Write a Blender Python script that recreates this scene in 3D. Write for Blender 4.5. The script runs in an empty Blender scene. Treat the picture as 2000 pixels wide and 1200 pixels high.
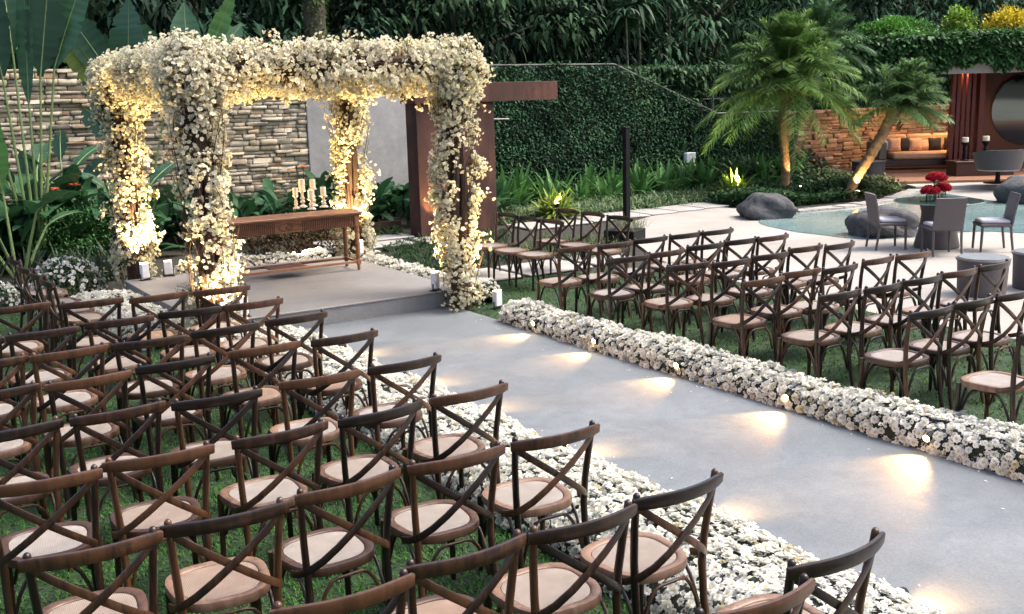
import bpy, math, random
import numpy as np
from mathutils import Vector, Matrix

random.seed(7)
RNG = np.random.default_rng(11)
PI = math.pi
scene = bpy.context.scene
COL = scene.collection

# ------------------------------------------------------------------ camera
CAM_F, CAM_PITCH, CAM_YAW, CAM_ROLL, CAM_H = 2044.13 / 2000.0, 0.1997, 0.5725, -0.0273, 2.559
_f = np.array([math.sin(CAM_YAW) * math.cos(CAM_PITCH), math.cos(CAM_YAW) * math.cos(CAM_PITCH), -math.sin(CAM_PITCH)])
_r = np.array([math.cos(CAM_YAW), -math.sin(CAM_YAW), 0.0])
_u = np.cross(_r, _f)
_r2 = _r * math.cos(CAM_ROLL) + _u * math.sin(CAM_ROLL)
_u2 = -_r * math.sin(CAM_ROLL) + _u * math.cos(CAM_ROLL)
cam_data = bpy.data.cameras.new('camera')
cam_data.sensor_width = 36.0
cam_data.lens = 36.0 * CAM_F
cam_data.clip_start = 0.05
cam_data.clip_end = 600.0
cam = bpy.data.objects.new('camera', cam_data)
COL.objects.link(cam)
cam.matrix_world = Matrix(((_r2[0], _u2[0], -_f[0], 0), (_r2[1], _u2[1], -_f[1], 0), (_r2[2], _u2[2], -_f[2], CAM_H), (0, 0, 0, 1)))
scene.camera = cam

# ------------------------------------------------------------------ sky, sun, exposure
SUN_EL, SUN_AZ = math.radians(56), math.radians(114)      # azimuth from +Y clockwise
world = bpy.data.worlds.new('World')
scene.world = world
world.use_nodes = True
wn = world.node_tree
for n in list(wn.nodes):
    wn.nodes.remove(n)
w_sky = wn.nodes.new('ShaderNodeTexSky')
w_sky.sky_type = 'NISHITA'
w_sky.sun_disc = False
w_sky.sun_elevation = SUN_EL
w_sky.sun_rotation = SUN_AZ
w_sky.air_density = 0.75
w_sky.dust_density = 6.0
w_sky.ozone_density = 0.7
w_bg = wn.nodes.new('ShaderNodeBackground')
w_bg.inputs['Strength'].default_value = 0.15
w_out = wn.nodes.new('ShaderNodeOutputWorld')
wn.links.new(w_sky.outputs[0], w_bg.inputs['Color'])
wn.links.new(w_bg.outputs[0], w_out.inputs['Surface'])

sun_data = bpy.data.lights.new('sun', 'SUN')
sun_data.energy = 1.0
sun_data.angle = math.radians(22)
sun_data.color = (1.0, 0.965, 0.92)
sun = bpy.data.objects.new('sun', sun_data)
COL.objects.link(sun)
_sd = Vector((math.sin(SUN_AZ) * math.cos(SUN_EL), math.cos(SUN_AZ) * math.cos(SUN_EL), math.sin(SUN_EL)))
sun.rotation_euler = _sd.to_track_quat('Z', 'Y').to_euler()
sun.location = (0, 0, 30)

scene.view_settings.view_transform = 'Standard'
scene.view_settings.look = 'None'
scene.view_settings.exposure = 1.42
scene.view_settings.gamma = 1.0
scene.view_settings.use_curve_mapping = False
cy = scene.cycles
cy.use_adaptive_sampling = True; cy.adaptive_threshold = 0.02
cy.max_bounces = 5; cy.diffuse_bounces = 2; cy.glossy_bounces = 2; cy.transmission_bounces = 3; cy.transparent_max_bounces = 6
cy.caustics_reflective = False; cy.caustics_refractive = False; cy.sample_clamp_indirect = 4.0

# ------------------------------------------------------------------ helpers: materials
MATS = {}
def _new(name):
    m = bpy.data.materials.new(name)
    m.use_nodes = True
    nt = m.node_tree
    b = nt.nodes['Principled BSDF']
    MATS[name] = m
    return m, nt, b
def node(nt, t, **kw):
    n = nt.nodes.new(t)
    for k, v in kw.items():
        if k in n.inputs:
            n.inputs[k].default_value = v
        else:
            setattr(n, k, v)
    return n
def rgba(c):
    return (c[0], c[1], c[2], 1.0)
def ramp(nt, fac, stops):
    r = nt.nodes.new('ShaderNodeValToRGB')
    e = r.color_ramp.elements
    while len(e) < len(stops):
        e.new(0.5)
    for i, (p, c) in enumerate(stops):
        e[i].position = p
        e[i].color = rgba(c)
    nt.links.new(fac, r.inputs['Fac'])
    return r
def noise_mat(name, c0, c1, scale=6.0, rough=0.6, bump=0.0, bscale=None, detail=6.0, metal=0.0, spec=0.5, coord='Object', mid=None, stretch=None):
    m, nt, b = _new(name)
    tc = nt.nodes.new('ShaderNodeTexCoord')
    src = tc.outputs[coord]
    if stretch:
        mp = nt.nodes.new('ShaderNodeMapping')
        mp.inputs['Scale'].default_value = stretch
        nt.links.new(src, mp.inputs['Vector'])
        src = mp.outputs[0]
    n = node(nt, 'ShaderNodeTexNoise', Scale=scale, Detail=detail, Roughness=0.6)
    nt.links.new(src, n.inputs['Vector'])
    st = [(0.3, c0), (0.7, c1)] if mid is None else [(0.25, c0), (0.5, mid), (0.75, c1)]
    r = ramp(nt, n.outputs['Fac'], st)
    nt.links.new(r.outputs[0], b.inputs['Base Color'])
    b.inputs['Roughness'].default_value = rough
    b.inputs['Metallic'].default_value = metal
    b.inputs['Specular IOR Level'].default_value = spec
    if bump:
        n2 = node(nt, 'ShaderNodeTexNoise', Scale=bscale or scale * 4, Detail=5.0)
        nt.links.new(src, n2.inputs['Vector'])
        bp = node(nt, 'ShaderNodeBump', Strength=bump, Distance=0.02)
        nt.links.new(n2.outputs['Fac'], bp.inputs['Height'])
        nt.links.new(bp.outputs[0], b.inputs['Normal'])
    return m
def leaf_mat(name, rough=0.5, trans=0.25, spec=0.4, mul=1.0, tcol=(0.25, 0.45, 0.05)):
    """colour from the per-leaf attribute Col; a share of the light passes through the leaf"""
    m, nt, b = _new(name)
    at = node(nt, 'ShaderNodeAttribute', attribute_name='Col')
    nt.links.new(at.outputs['Color'], b.inputs['Base Color'])
    b.inputs['Roughness'].default_value = rough
    b.inputs['Specular IOR Level'].default_value = spec
    if trans:
        tr = node(nt, 'ShaderNodeBsdfTranslucent')
        nt.links.new(at.outputs['Color'], tr.inputs['Color'])
        mx = node(nt, 'ShaderNodeMixShader', Fac=trans)
        out = nt.nodes['Material Output']
        nt.links.new(b.outputs[0], mx.inputs[1])
        nt.links.new(tr.outputs[0], mx.inputs[2])
        nt.links.new(mx.outputs[0], out.inputs['Surface'])
    return m
def plain(name, c, rough=0.5, metal=0.0, spec=0.5):
    return noise_mat(name, tuple(x * 0.85 for x in c), tuple(min(1, x * 1.12) for x in c), 14, rough, metal=metal, spec=spec)
def emis(name, c, strength):
    m, nt, b = _new(name)
    b.inputs['Base Color'].default_value = rgba(c)
    b.inputs['Emission Color'].default_value = rgba(c)
    b.inputs['Emission Strength'].default_value = strength
    return m
def glass(name, c, rough=0.02, ior=1.45, alpha_mix=0.75):
    """thin clear glass: mostly see-through with a glossy coat"""
    m, nt, b = _new(name)
    out = nt.nodes['Material Output']
    tr = node(nt, 'ShaderNodeBsdfTransparent', Color=rgba(c))
    gl = node(nt, 'ShaderNodeBsdfGlossy', Roughness=rough)
    fr = node(nt, 'ShaderNodeFresnel', IOR=ior)
    mx = node(nt, 'ShaderNodeMixShader')
    nt.links.new(fr.outputs[0], mx.inputs[0])
    nt.links.new(tr.outputs[0], mx.inputs[1])
    nt.links.new(gl.outputs[0], mx.inputs[2])
    nt.links.new(mx.outputs[0], out.inputs['Surface'])
    return m

# wood of the chairs: dark brown, every piece a little different
def wood_mat(name, dark, mid, light, rough=0.42, scale=3.0, stretch=(8, 8, 1.5), spread=0.5):
    m, nt, b = _new(name)
    tc = nt.nodes.new('ShaderNodeTexCoord')
    mp = nt.nodes.new('ShaderNodeMapping')
    mp.inputs['Scale'].default_value = stretch
    oi = nt.nodes.new('ShaderNodeObjectInfo')
    nt.links.new(tc.outputs['Object'], mp.inputs['Vector'])
    nt.links.new(oi.outputs['Random'], mp.inputs['Location'])
    n = node(nt, 'ShaderNodeTexNoise', Scale=scale, Detail=8.0, Roughness=0.65, Distortion=0.6)
    nt.links.new(mp.outputs[0], n.inputs['Vector'])
    ad = node(nt, 'ShaderNodeMath', operation='MULTIPLY_ADD')
    nt.links.new(oi.outputs['Random'], ad.inputs[0])
    ad.inputs[1].default_value = spread
    nt.links.new(n.outputs['Fac'], ad.inputs[2])
    sb = node(nt, 'ShaderNodeMath', operation='SUBTRACT')
    nt.links.new(ad.outputs[0], sb.inputs[0])
    sb.inputs[1].default_value = spread * 0.5
    r = ramp(nt, sb.outputs[0], [(0.28, dark), (0.5, mid), (0.78, light)])
    nt.links.new(r.outputs[0], b.inputs['Base Color'])
    b.inputs['Roughness'].default_value = rough
    bp = node(nt, 'ShaderNodeBump', Strength=0.25, Distance=0.004)
    nt.links.new(n.outputs['Fac'], bp.inputs['Height'])
    nt.links.new(bp.outputs[0], b.inputs['Normal'])
    return m
wood_mat('chair_wood', (0.006, 0.0031, 0.0021), (0.020, 0.0088, 0.0047), (0.078, 0.034, 0.0155), 0.33)
wood_mat('seat_wood', (0.05, 0.024, 0.014), (0.105, 0.054, 0.032), (0.21, 0.125, 0.08), 0.40, spread=0.7)
wood_mat('table_wood', (0.08, 0.030, 0.014), (0.17, 0.070, 0.032), (0.30, 0.14, 0.066), 0.4, 3, (1.5, 8, 8))
wood_mat('deck_wood', (0.14, 0.06, 0.03), (0.24, 0.11, 0.06), (0.34, 0.17, 0.09), 0.55, 3, (1.5, 8, 8))

# woven cane seat
def cane_mat():
    m, nt, b = _new('cane')
    tc = nt.nodes.new('ShaderNodeTexCoord')
    oi = nt.nodes.new('ShaderNodeObjectInfo')
    w1 = node(nt, 'ShaderNodeTexWave', Scale=42.0, Distortion=1.0, bands_direction='X')
    w2 = node(nt, 'ShaderNodeTexWave', Scale=42.0, Distortion=1.0, bands_direction='Y')
    n = node(nt, 'ShaderNodeTexNoise', Scale=7.0, Detail=6.0)
    for k in (w1, w2, n):
        nt.links.new(tc.outputs['Object'], k.inputs['Vector'])
    mu = node(nt, 'ShaderNodeMath', operation='MULTIPLY')
    nt.links.new(w1.outputs['Fac'], mu.inputs[0]); nt.links.new(w2.outputs['Fac'], mu.inputs[1])
    r0 = ramp(nt, oi.outputs['Random'], [(0.0, (0.27, 0.175, 0.118)), (0.18, (0.28, 0.24, 0.202)), (0.7, (0.325, 0.305, 0.282)), (1.0, (0.28, 0.235, 0.197))])
    r1 = ramp(nt, n.outputs['Fac'], [(0.3, (0.72, 0.68, 0.64)), (0.7, (1.1, 1.1, 1.1))])
    r2 = ramp(nt, mu.outputs[0], [(0.0, (0.80, 0.76, 0.72)), (0.5, (1.08, 1.08, 1.08))])
    m1 = node(nt, 'ShaderNodeMixRGB', blend_type='MULTIPLY'); m1.inputs[0].default_value = 1.0
    m2 = node(nt, 'ShaderNodeMixRGB', blend_type='MULTIPLY'); m2.inputs[0].default_value = 1.0
    nt.links.new(r0.outputs[0], m1.inputs[1]); nt.links.new(r1.outputs[0], m1.inputs[2])
    nt.links.new(m1.outputs[0], m2.inputs[1]); nt.links.new(r2.outputs[0], m2.inputs[2])
    nt.links.new(m2.outputs[0], b.inputs['Base Color'])
    b.inputs['Roughness'].default_value = 0.5
    bp = node(nt, 'ShaderNodeBump', Strength=0.4, Distance=0.003)
    nt.links.new(mu.outputs[0], bp.inputs['Height']); nt.links.new(bp.outputs[0], b.inputs['Normal'])
cane_mat()
# concrete of the aisle and stage: fine speckle, broad cloudy stains, hairline wear
def concrete_mat(name, dark, light, rough=0.55, big=0.9):
    m, nt, b = _new(name)
    tc = nt.nodes.new('ShaderNodeTexCoord')
    n1 = node(nt, 'ShaderNodeTexNoise', Scale=big, Detail=7.0, Roughness=0.62, Distortion=0.4)
    n2 = node(nt, 'ShaderNodeTexNoise', Scale=70.0, Detail=4.0, Roughness=0.7)
    n3 = node(nt, 'ShaderNodeTexNoise', Scale=9.0, Detail=5.0, Roughness=0.7)
    for k in (n1, n2, n3):
        nt.links.new(tc.outputs['Object'], k.inputs['Vector'])
    r1 = ramp(nt, n1.outputs['Fac'], [(0.30, dark), (0.70, light)])
    r2 = ramp(nt, n2.outputs['Fac'], [(0.30, (0.78, 0.78, 0.78)), (0.65, (1.12, 1.12, 1.12))])
    r3 = ramp(nt, n3.outputs['Fac'], [(0.30, (0.88, 0.88, 0.88)), (0.65, (1.06, 1.06, 1.06))])
    m1 = node(nt, 'ShaderNodeMixRGB', blend_type='MULTIPLY'); m1.inputs[0].default_value = 1.0
    m2 = node(nt, 'ShaderNodeMixRGB', blend_type='MULTIPLY'); m2.inputs[0].default_value = 1.0
    nt.links.new(r1.outputs[0], m1.inputs[1]); nt.links.new(r2.outputs[0], m1.inputs[2])
    nt.links.new(m1.outputs[0], m2.inputs[1]); nt.links.new(r3.outputs[0], m2.inputs[2])
    nt.links.new(m2.outputs[0], b.inputs['Base Color'])
    rr = ramp(nt, n3.outputs['Fac'], [(0.3, (rough - .12,) * 3), (0.7, (rough + .12,) * 3)])
    nt.links.new(rr.outputs[0], b.inputs['Roughness'])
    bp = node(nt, 'ShaderNodeBump', Strength=0.22, Distance=0.006)
    nt.links.new(n2.outputs['Fac'], bp.inputs['Height']); nt.links.new(bp.outputs[0], b.inputs['Normal'])
concrete_mat('aisle_concrete', (0.108, 0.126, 0.139), (0.168, 0.188, 0.202), 0.66)
concrete_mat('stage_concrete', (0.15, 0.15, 0.147), (0.235, 0.23, 0.224), 0.6)
concrete_mat('deck_stone', (0.27, 0.25, 0.22), (0.385, 0.365, 0.33), 0.78, 0.5)
concrete_mat('slab_stone', (0.30, 0.285, 0.26), (0.41, 0.395, 0.365), 0.75, 1.5)
concrete_mat('panel_concrete', (0.24, 0.24, 0.235), (0.42, 0.415, 0.40), 0.7, 0.7)
noise_mat('soil', (0.012, 0.012, 0.008), (0.035, 0.032, 0.02), 3, 0.9, 0.6, 20)
noise_mat('lawn', (0.005, 0.018, 0.004), (0.014, 0.044, 0.009), 5, 0.85, 0.5, 60)
noise_mat('sky_block_slope', (0.002, 0.006, 0.003), (0.006, 0.013, 0.006), 1.2, 1.0, 0.9, 5, spec=0.0)
noise_mat('mound', (0.004, 0.009, 0.003), (0.014, 0.024, 0.009), 30, 0.8, 0.5, 60)
noise_mat('bark', (0.018, 0.009, 0.006), (0.085, 0.042, 0.026), 9, 0.8, 0.8, 30, stretch=(3, 3, .6))
noise_mat('tree_bark', (0.03, 0.028, 0.018), (0.10, 0.095, 0.06), 7, 0.9, 0.9, 25)
noise_mat('palm_bark', (0.10, 0.06, 0.03), (0.30, 0.19, 0.10), 8, 0.85, 0.8, 30)
noise_mat('corten', (0.030, 0.013, 0.009), (0.135, 0.056, 0.034), 1.8, 0.85, 0.25, 40, mid=(0.066, 0.027, 0.018), stretch=(1.6, 1.6, .6))
noise_mat('rock', (0.022, 0.023, 0.026), (0.085, 0.085, 0.09), 6, 0.8, 1.0, 14)
plain('black_metal', (0.005, 0.005, 0.006), 0.6, spec=0.2)
plain('white_plastic', (0.72, 0.72, 0.74), 0.45)
plain('wax', (0.75, 0.68, 0.52), 0.5)
noise_mat('whitewash', (0.38, 0.34, 0.28), (0.68, 0.63, 0.55), 25, 0.7, 0.4, 60)
plain('steel', (0.32, 0.32, 0.33), 0.35, 0.8)
plain('orange_plaster', (0.55, 0.20, 0.07), 0.8)
plain('red_timber', (0.13, 0.022, 0.014), 0.5)
plain('dark_timber', (0.06, 0.026, 0.016), 0.5)
plain('sofa_fabric', (0.58, 0.34, 0.19), 0.9)
plain('peach_fabric', (0.60, 0.36, 0.22), 0.9)
plain('black_fabric', (0.022, 0.018, 0.017), 0.9)
plain('grey_cushion', (0.36, 0.36, 0.40), 0.9)
noise_mat('red_petals', (0.12, 0.004, 0.012), (0.38, 0.015, 0.035), 60, 0.6)
glass('clear_glass', (0.86, 0.93, 0.91))
glass('smoked_glass', (0.74, 0.80, 0.80))
emis('lamp_lens', (1.0, 0.66, 0.28), 14.0)
emis('flood_lens', (1.0, 0.70, 0.30), 16.0)
def mirror_mat():
    m, nt, b = _new('mirror')
    b.inputs['Base Color'].default_value = (0.13, 0.15, 0.145, 1)
    b.inputs['Metallic'].default_value = 1.0
    b.inputs['Roughness'].default_value = 0.08
mirror_mat()
def wicker_mat(name, dark, light, scale=55):
    m, nt, b = _new(name)
    tc = nt.nodes.new('ShaderNodeTexCoord')
    w1 = node(nt, 'ShaderNodeTexWave', Scale=scale, Distortion=1.5, bands_direction='Z')
    w1.inputs['Detail'].default_value = 2.0
    n = node(nt, 'ShaderNodeTexNoise', Scale=90.0, Detail=3.0)
    for k in (w1, n):
        nt.links.new(tc.outputs['Object'], k.inputs['Vector'])
    mx = node(nt, 'ShaderNodeMath', operation='MULTIPLY')
    nt.links.new(w1.outputs['Fac'], mx.inputs[0]); nt.links.new(n.outputs['Fac'], mx.inputs[1])
    r = ramp(nt, mx.outputs[0], [(0.05, dark), (0.5, light)])
    nt.links.new(r.outputs[0], b.inputs['Base Color'])
    b.inputs['Roughness'].default_value = 0.6
    bp = node(nt, 'ShaderNodeBump', Strength=0.6, Distance=0.006)
    nt.links.new(w1.outputs['Fac'], bp.inputs['Height']); nt.links.new(bp.outputs[0], b.inputs['Normal'])
wicker_mat('wicker', (0.045, 0.038, 0.038), (0.18, 0.15, 0.145))
wicker_mat('grey_wicker', (0.04, 0.04, 0.04), (0.13, 0.125, 0.125))
# pool water: shallow teal with small ripples
def water_mat():
    m, nt, b = _new('water')
    tc = nt.nodes.new('ShaderNodeTexCoord')
    n0 = node(nt, 'ShaderNodeTexNoise', Scale=0.35, Detail=3.0)
    n1 = node(nt, 'ShaderNodeTexNoise', Scale=5.0, Detail=3.0)
    for k in (n0, n1):
        nt.links.new(tc.outputs['Object'], k.inputs['Vector'])
    r = ramp(nt, n0.outputs['Fac'], [(0.35, (0.13, 0.24, 0.25)), (0.65, (0.26, 0.36, 0.34))])
    nt.links.new(r.outputs[0], b.inputs['Base Color'])
    b.inputs['Roughness'].default_value = 0.06
    bp = node(nt, 'ShaderNodeBump', Strength=0.12, Distance=0.05)
    nt.links.new(n1.outputs['Fac'], bp.inputs['Height']); nt.links.new(bp.outputs[0], b.inputs['Normal'])
water_mat()
# stacked wall stones: every stone (object or loose piece) its own shade
def stone_mat(name, stops):
    m, nt, b = _new(name)
    g = nt.nodes.new('ShaderNodeNewGeometry')
    oi = nt.nodes.new('ShaderNodeObjectInfo')
    ad = node(nt, 'ShaderNodeMath', operation='ADD')
    nt.links.new(g.outputs['Random Per Island'], ad.inputs[0]); nt.links.new(oi.outputs['Random'], ad.inputs[1])
    fr = node(nt, 'ShaderNodeMath', operation='FRACT')
    nt.links.new(ad.outputs[0], fr.inputs[0])
    r = ramp(nt, fr.outputs[0], stops)
    n = node(nt, 'ShaderNodeTexNoise', Scale=9.0, Detail=6.0, Roughness=0.7)
    nt.links.new(g.outputs['Position'], n.inputs['Vector'])
    r1 = ramp(nt, n.outputs['Fac'], [(0.3, (0.70, 0.68, 0.66)), (0.7, (1.15, 1.15, 1.15))])
    m1 = node(nt, 'ShaderNodeMixRGB', blend_type='MULTIPLY'); m1.inputs[0].default_value = 1.0
    nt.links.new(r.outputs[0], m1.inputs[1]); nt.links.new(r1.outputs[0], m1.inputs[2])
    nt.links.new(m1.outputs[0], b.inputs['Base Color'])
    b.inputs['Roughness'].default_value = 0.85
    bp = node(nt, 'ShaderNodeBump', Strength=0.5, Distance=0.02)
    nt.links.new(n.outputs['Fac'], bp.inputs['Height']); nt.links.new(bp.outputs[0], b.inputs['Normal'])
stone_mat('wall_stone', [(0.0, (0.40, 0.35, 0.26)), (0.35, (0.50, 0.45, 0.35)), (0.6, (0.34, 0.30, 0.23)), (0.8, (0.50, 0.42, 0.29)), (0.95, (0.42, 0.27, 0.17)), (1.0, (0.48, 0.45, 0.40))])
stone_mat('warm_stone', [(0.0, (0.36, 0.20, 0.12)), (0.4, (0.44, 0.27, 0.16)), (0.7, (0.30, 0.17, 0.11)), (1.0, (0.48, 0.33, 0.20))])
noise_mat('mortar', (0.03, 0.026, 0.022), (0.07, 0.06, 0.05), 20, 0.95)
leaf_mat('leaf', 0.5, 0.25, 0.22)
leaf_mat('matt_leaf', 0.65, 0.0, 0.2)
leaf_mat('petal', 0.6, 0.36, 0.2)
leaf_mat('tree_leaf', 0.7, 0.0, 0.12)
m_, nt_, b_ = _new('table_glass'); b_.inputs['Base Color'].default_value = (0.035, 0.055, 0.055, 1); b_.inputs['Roughness'].default_value = 0.06; b_.inputs['Alpha'].default_value = 0.72
plain('glass_edge', (0.16, 0.25, 0.24), 0.15)
plain('coping_stone', (0.20, 0.195, 0.185), 0.8)
plain('sky_tint_glass', (0.30, 0.33, 0.35), 0.12)  # pale tone stands in for sky reflected in the drum table tops

# ------------------------------------------------------------------ helpers: objects
def tag(o, label=None, cat=None, group=None, kind=None):
    if label: o['label'] = label
    if cat: o['category'] = cat
    if group: o['group'] = group
    if kind: o['kind'] = kind
    return o
def empty(name, loc=(0, 0, 0), rz=0.0):
    o = bpy.data.objects.new(name, None)
    o.empty_display_size = 0.1
    o.location = loc
    o.rotation_euler = (0, 0, rz)
    COL.objects.link(o)
    return o
def link(name, me, parent=None, loc=None, rot=None, scale=None):
    o = bpy.data.objects.new(name, me)
    COL.objects.link(o)
    if parent: o.parent = parent
    if loc is not None: o.location = loc
    if rot is not None: o.rotation_euler = rot
    if scale is not None: o.scale = scale
    return o
def np_mesh(name, V, F, mat, col=None, smooth=False):
    """V (n,3), F (m,k) arrays with one face size"""
    V = np.asarray(V, dtype=np.float32); F = np.asarray(F, dtype=np.int32)
    me = bpy.data.meshes.new(name)
    k = F.shape[1]
    me.vertices.add(len(V)); me.vertices.foreach_set('co', V.ravel())
    me.loops.add(F.size); me.loops.foreach_set('vertex_index', F.ravel())
    me.polygons.add(len(F))
    me.polygons.foreach_set('loop_start', np.arange(0, F.size, k, dtype=np.int32))
    if smooth:
        me.polygons.foreach_set('use_smooth', np.ones(len(F), dtype=bool))
    if col is not None:
        c = np.ones((len(V), 4), dtype=np.float32); c[:, :3] = col
        a = me.attributes.new('Col', 'FLOAT_COLOR', 'POINT')
        a.data.foreach_set('color', c.ravel())
    me.update(calc_edges=True)
    me.materials.append(MATS[mat])
    return me
class MB:
    """collects boxes, tubes, lathes and boards, then becomes one mesh"""
    def __init__(s): s.v = []; s.f = []
    def add(s, V, F):
        o = len(s.v)
        s.v += [tuple(map(float, p)) for p in V]
        s.f += [tuple(i + o for i in f) for f in F]
        return s
    def box(s, lo, hi, bev=0.0):
        (a, b, c), (d, e, f) = lo, hi
        if bev <= 0:
            V = [(a, b, c), (d, b, c), (d, e, c), (a, e, c), (a, b, f), (d, b, f), (d, e, f), (a, e, f)]
            return s.add(V, [(0, 3, 2, 1), (4, 5, 6, 7), (0, 1, 5, 4), (1, 2, 6, 5), (2, 3, 7, 6), (3, 0, 4, 7)])
        k = bev
        rings = [(c, k), (c + k, 0), (f - k, 0), (f, k)]
        V = []
        for z, i in rings:
            V += [(a + i + (k if i == 0 else 0), b + i, z), (d - i - (k if i == 0 else 0), b + i, z), (d - i, b + i + (k if i == 0 else 0), z), (d - i, e - i - (k if i == 0 else 0), z),
                  (d - i - (k if i == 0 else 0), e - i, z), (a + i + (k if i == 0 else 0), e - i, z), (a + i, e - i - (k if i == 0 else 0), z), (a + i, b + i + (k if i == 0 else 0), z)]
        F = [tuple(range(7, -1, -1)), tuple(range(24, 32))]
        for r in range(3):
            for i in range(8):
                j = (i + 1) % 8
                F.append((r * 8 + i, r * 8 + j, r * 8 + 8 + j, r * 8 + 8 + i))
        return s.add(V, F)
    def tube(s, pts, rad, n=8, cap=True):
        P = [Vector(p) for p in pts]
        if not hasattr(rad, '__len__'): rad = [rad] * len(P)
        V = []; ref = None
        for i, p in enumerate(P):
            t = (P[min(i + 1, len(P) - 1)] - P[max(i - 1, 0)]).normalized()
            if ref is None:
                ref = Vector((1, 0, 0)) if abs(t.x) < 0.8 else Vector((0, 1, 0))
            a = (ref - t * ref.dot(t)).normalized(); ref = a
            b = t.cross(a)
            for k in range(n):
                q = 2 * PI * k / n
                V.append(p + (a * math.cos(q) + b * math.sin(q)) * rad[i])
        F = []
        for i in range(len(P) - 1):
            for k in range(n):
                j = (k + 1) % n
                F.append((i * n + k, i * n + j, i * n + n + j, i * n + n + k))
        if cap:
            F.append(tuple(range(n - 1, -1, -1))); F.append(tuple(range((len(P) - 1) * n, len(P) * n)))
        return s.add(V, F)
    def board(s, pts, wdir, w, th, bev=True):
        """flat strip along pts: wide along wdir, thick across it"""
        P = [Vector(p) for p in pts]; V = []
        for i, p in enumerate(P):
            t = (P[min(i + 1, len(P) - 1)] - P[max(i - 1, 0)]).normalized()
            wd = wdir[i] if isinstance(wdir, list) else wdir
            a = Vector(wd); a = (a - t * a.dot(t)).normalized()
            b = t.cross(a)
            ww = w[i] if hasattr(w, '__len__') else w
            for u, q in ((-.5, -.32), (-.36, -.5), (.36, -.5), (.5, -.32), (.5, .32), (.36, .5), (-.36, .5), (-.5, .32)):
                V.append(p + a * (u * ww) + b * (q * th))
        F = []; n = 8
        for i in range(len(P) - 1):
            for k in range(n):
                j = (k + 1) % n
                F.append((i * n + k, i * n + j, i * n + n + j, i * n + n + k))
        F.append(tuple(range(n - 1, -1, -1))); F.append(tuple(range((len(P) - 1) * n, len(P) * n)))
        return s.add(V, F)
    def lathe(s, prof, n=20, c=(0, 0, 0), cap=True):
        V = []
        for r, z in prof:
            for k in range(n):
                a = 2 * PI * k / n
                V.append((c[0] + r * math.cos(a), c[1] + r * math.sin(a), c[2] + z))
        F = []
        for i in range(len(prof) - 1):
            for k in range(n):
                j = (k + 1) % n
                F.append((i * n + k, i * n + j, i * n + n + j, i * n + n + k))
        if cap:
            F.append(tuple(range(n - 1, -1, -1))); F.append(tuple(range((len(prof) - 1) * n, len(prof) * n)))
        return s.add(V, F)
    def poly(s, pts, z0, z1=None):
        """flat sheet, or a slab when z1 is given (pts counter-clockwise)"""
        n = len(pts)
        if z1 is None:
            return s.add([(x, y, z0) for x, y in pts], [tuple(range(n))])
        V = [(x, y, z0) for x, y in pts] + [(x, y, z1) for x, y in pts]
        F = [tuple(range(n - 1, -1, -1)), tuple(range(n, 2 * n))] + [(i, (i + 1) % n, n + (i + 1) % n, n + i) for i in range(n)]
        return s.add(V, F)
    def mesh(s, name, mat, smooth=False, angle=40):
        me = bpy.data.meshes.new(name)
        me.from_pydata(s.v, [], s.f)
        me.materials.append(MATS[mat])
        if smooth:
            me.polygons.foreach_set('use_smooth', [True] * len(me.polygons))
            try: me.set_sharp_from_angle(angle=math.radians(angle))
            except Exception: pass
        me.update()
        return me
    def build(s, name, mat, parent=None, smooth=False, loc=None, rot=None, angle=40):
        return link(name, s.mesh(name, mat, smooth, angle), parent, loc, rot)

def blades(base, d0, length, width, droop, k=3, prof=None, side=None, col=None, fold=0.0, jit=0.12):
    """ribbon leaves: base (N,3), start direction d0 (N,3); returns verts, quads, colours"""
    N = len(base)
    d0 = d0 / np.linalg.norm(d0, axis=1, keepdims=True)
    length = np.broadcast_to(length, (N,)); width = np.broadcast_to(width, (N,)); droop = np.broadcast_to(droop, (N,))
    if side is None:
        side = np.cross(d0, np.array([0, 0, 1.0]))
        bad = np.linalg.norm(side, axis=1) < 0.15
        side[bad] = np.stack([np.cos(np.arange(bad.sum())), np.sin(np.arange(bad.sum())), np.zeros(bad.sum())], -1)
    side = side / np.linalg.norm(side, axis=1, keepdims=True)
    t = np.linspace(0, 1, k + 1)
    if prof is None: prof = np.sqrt(np.clip(1 - (2 * t - 0.8) ** 2 / 1.7, 0.03, 1))
    prof = np.asarray(prof, dtype=float)
    P = base[:, None, :] + length[:, None, None] * (d0[:, None, :] * t[None, :, None] + np.array([0, 0, -1.0]) * (droop[:, None] * t[None, :] ** 2)[..., None])
    W = (0.5 * width[:, None] * prof[None, :])[..., None] * side[:, None, :]
    if fold:
        nrm = np.cross(side, d0)
        L = P - W + nrm[:, None, :] * np.abs(W).max(-1, keepdims=True) * fold
        R = P + W + nrm[:, None, :] * np.abs(W).max(-1, keepdims=True) * fold
        V = np.stack([L, P, R], 2).reshape(-1, 3); m = 3
    else:
        V = np.stack([P - W, P + W], 2).reshape(-1, 3); m = 2
    off = (np.arange(N) * (k + 1) * m)[:, None]
    Fs = []
    for i in range(k):
        for c in range(m - 1):
            a = i * m + c
            Fs.append(np.stack([off[:, 0] + a, off[:, 0] + a + 1, off[:, 0] + a + m + 1, off[:, 0] + a + m], -1))
    F = np.stack(Fs, 1).reshape(-1, 4)
    C = None
    if col is not None:
        col = np.broadcast_to(np.asarray(col, dtype=float), (N, 3))
        s = 1 + RNG.normal(0, jit, (N, 1))
        C = np.repeat(np.clip(col * s, 0.001, 1), (k + 1) * m, axis=0)
    return V, F, C
def merge(parts):
    V = []; F = []; C = []; o = 0
    for v, f, c in parts:
        V.append(v); F.append(f + o); C.append(c); o += len(v)
    return np.concatenate(V), np.concatenate(F), np.concatenate(C)
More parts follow.
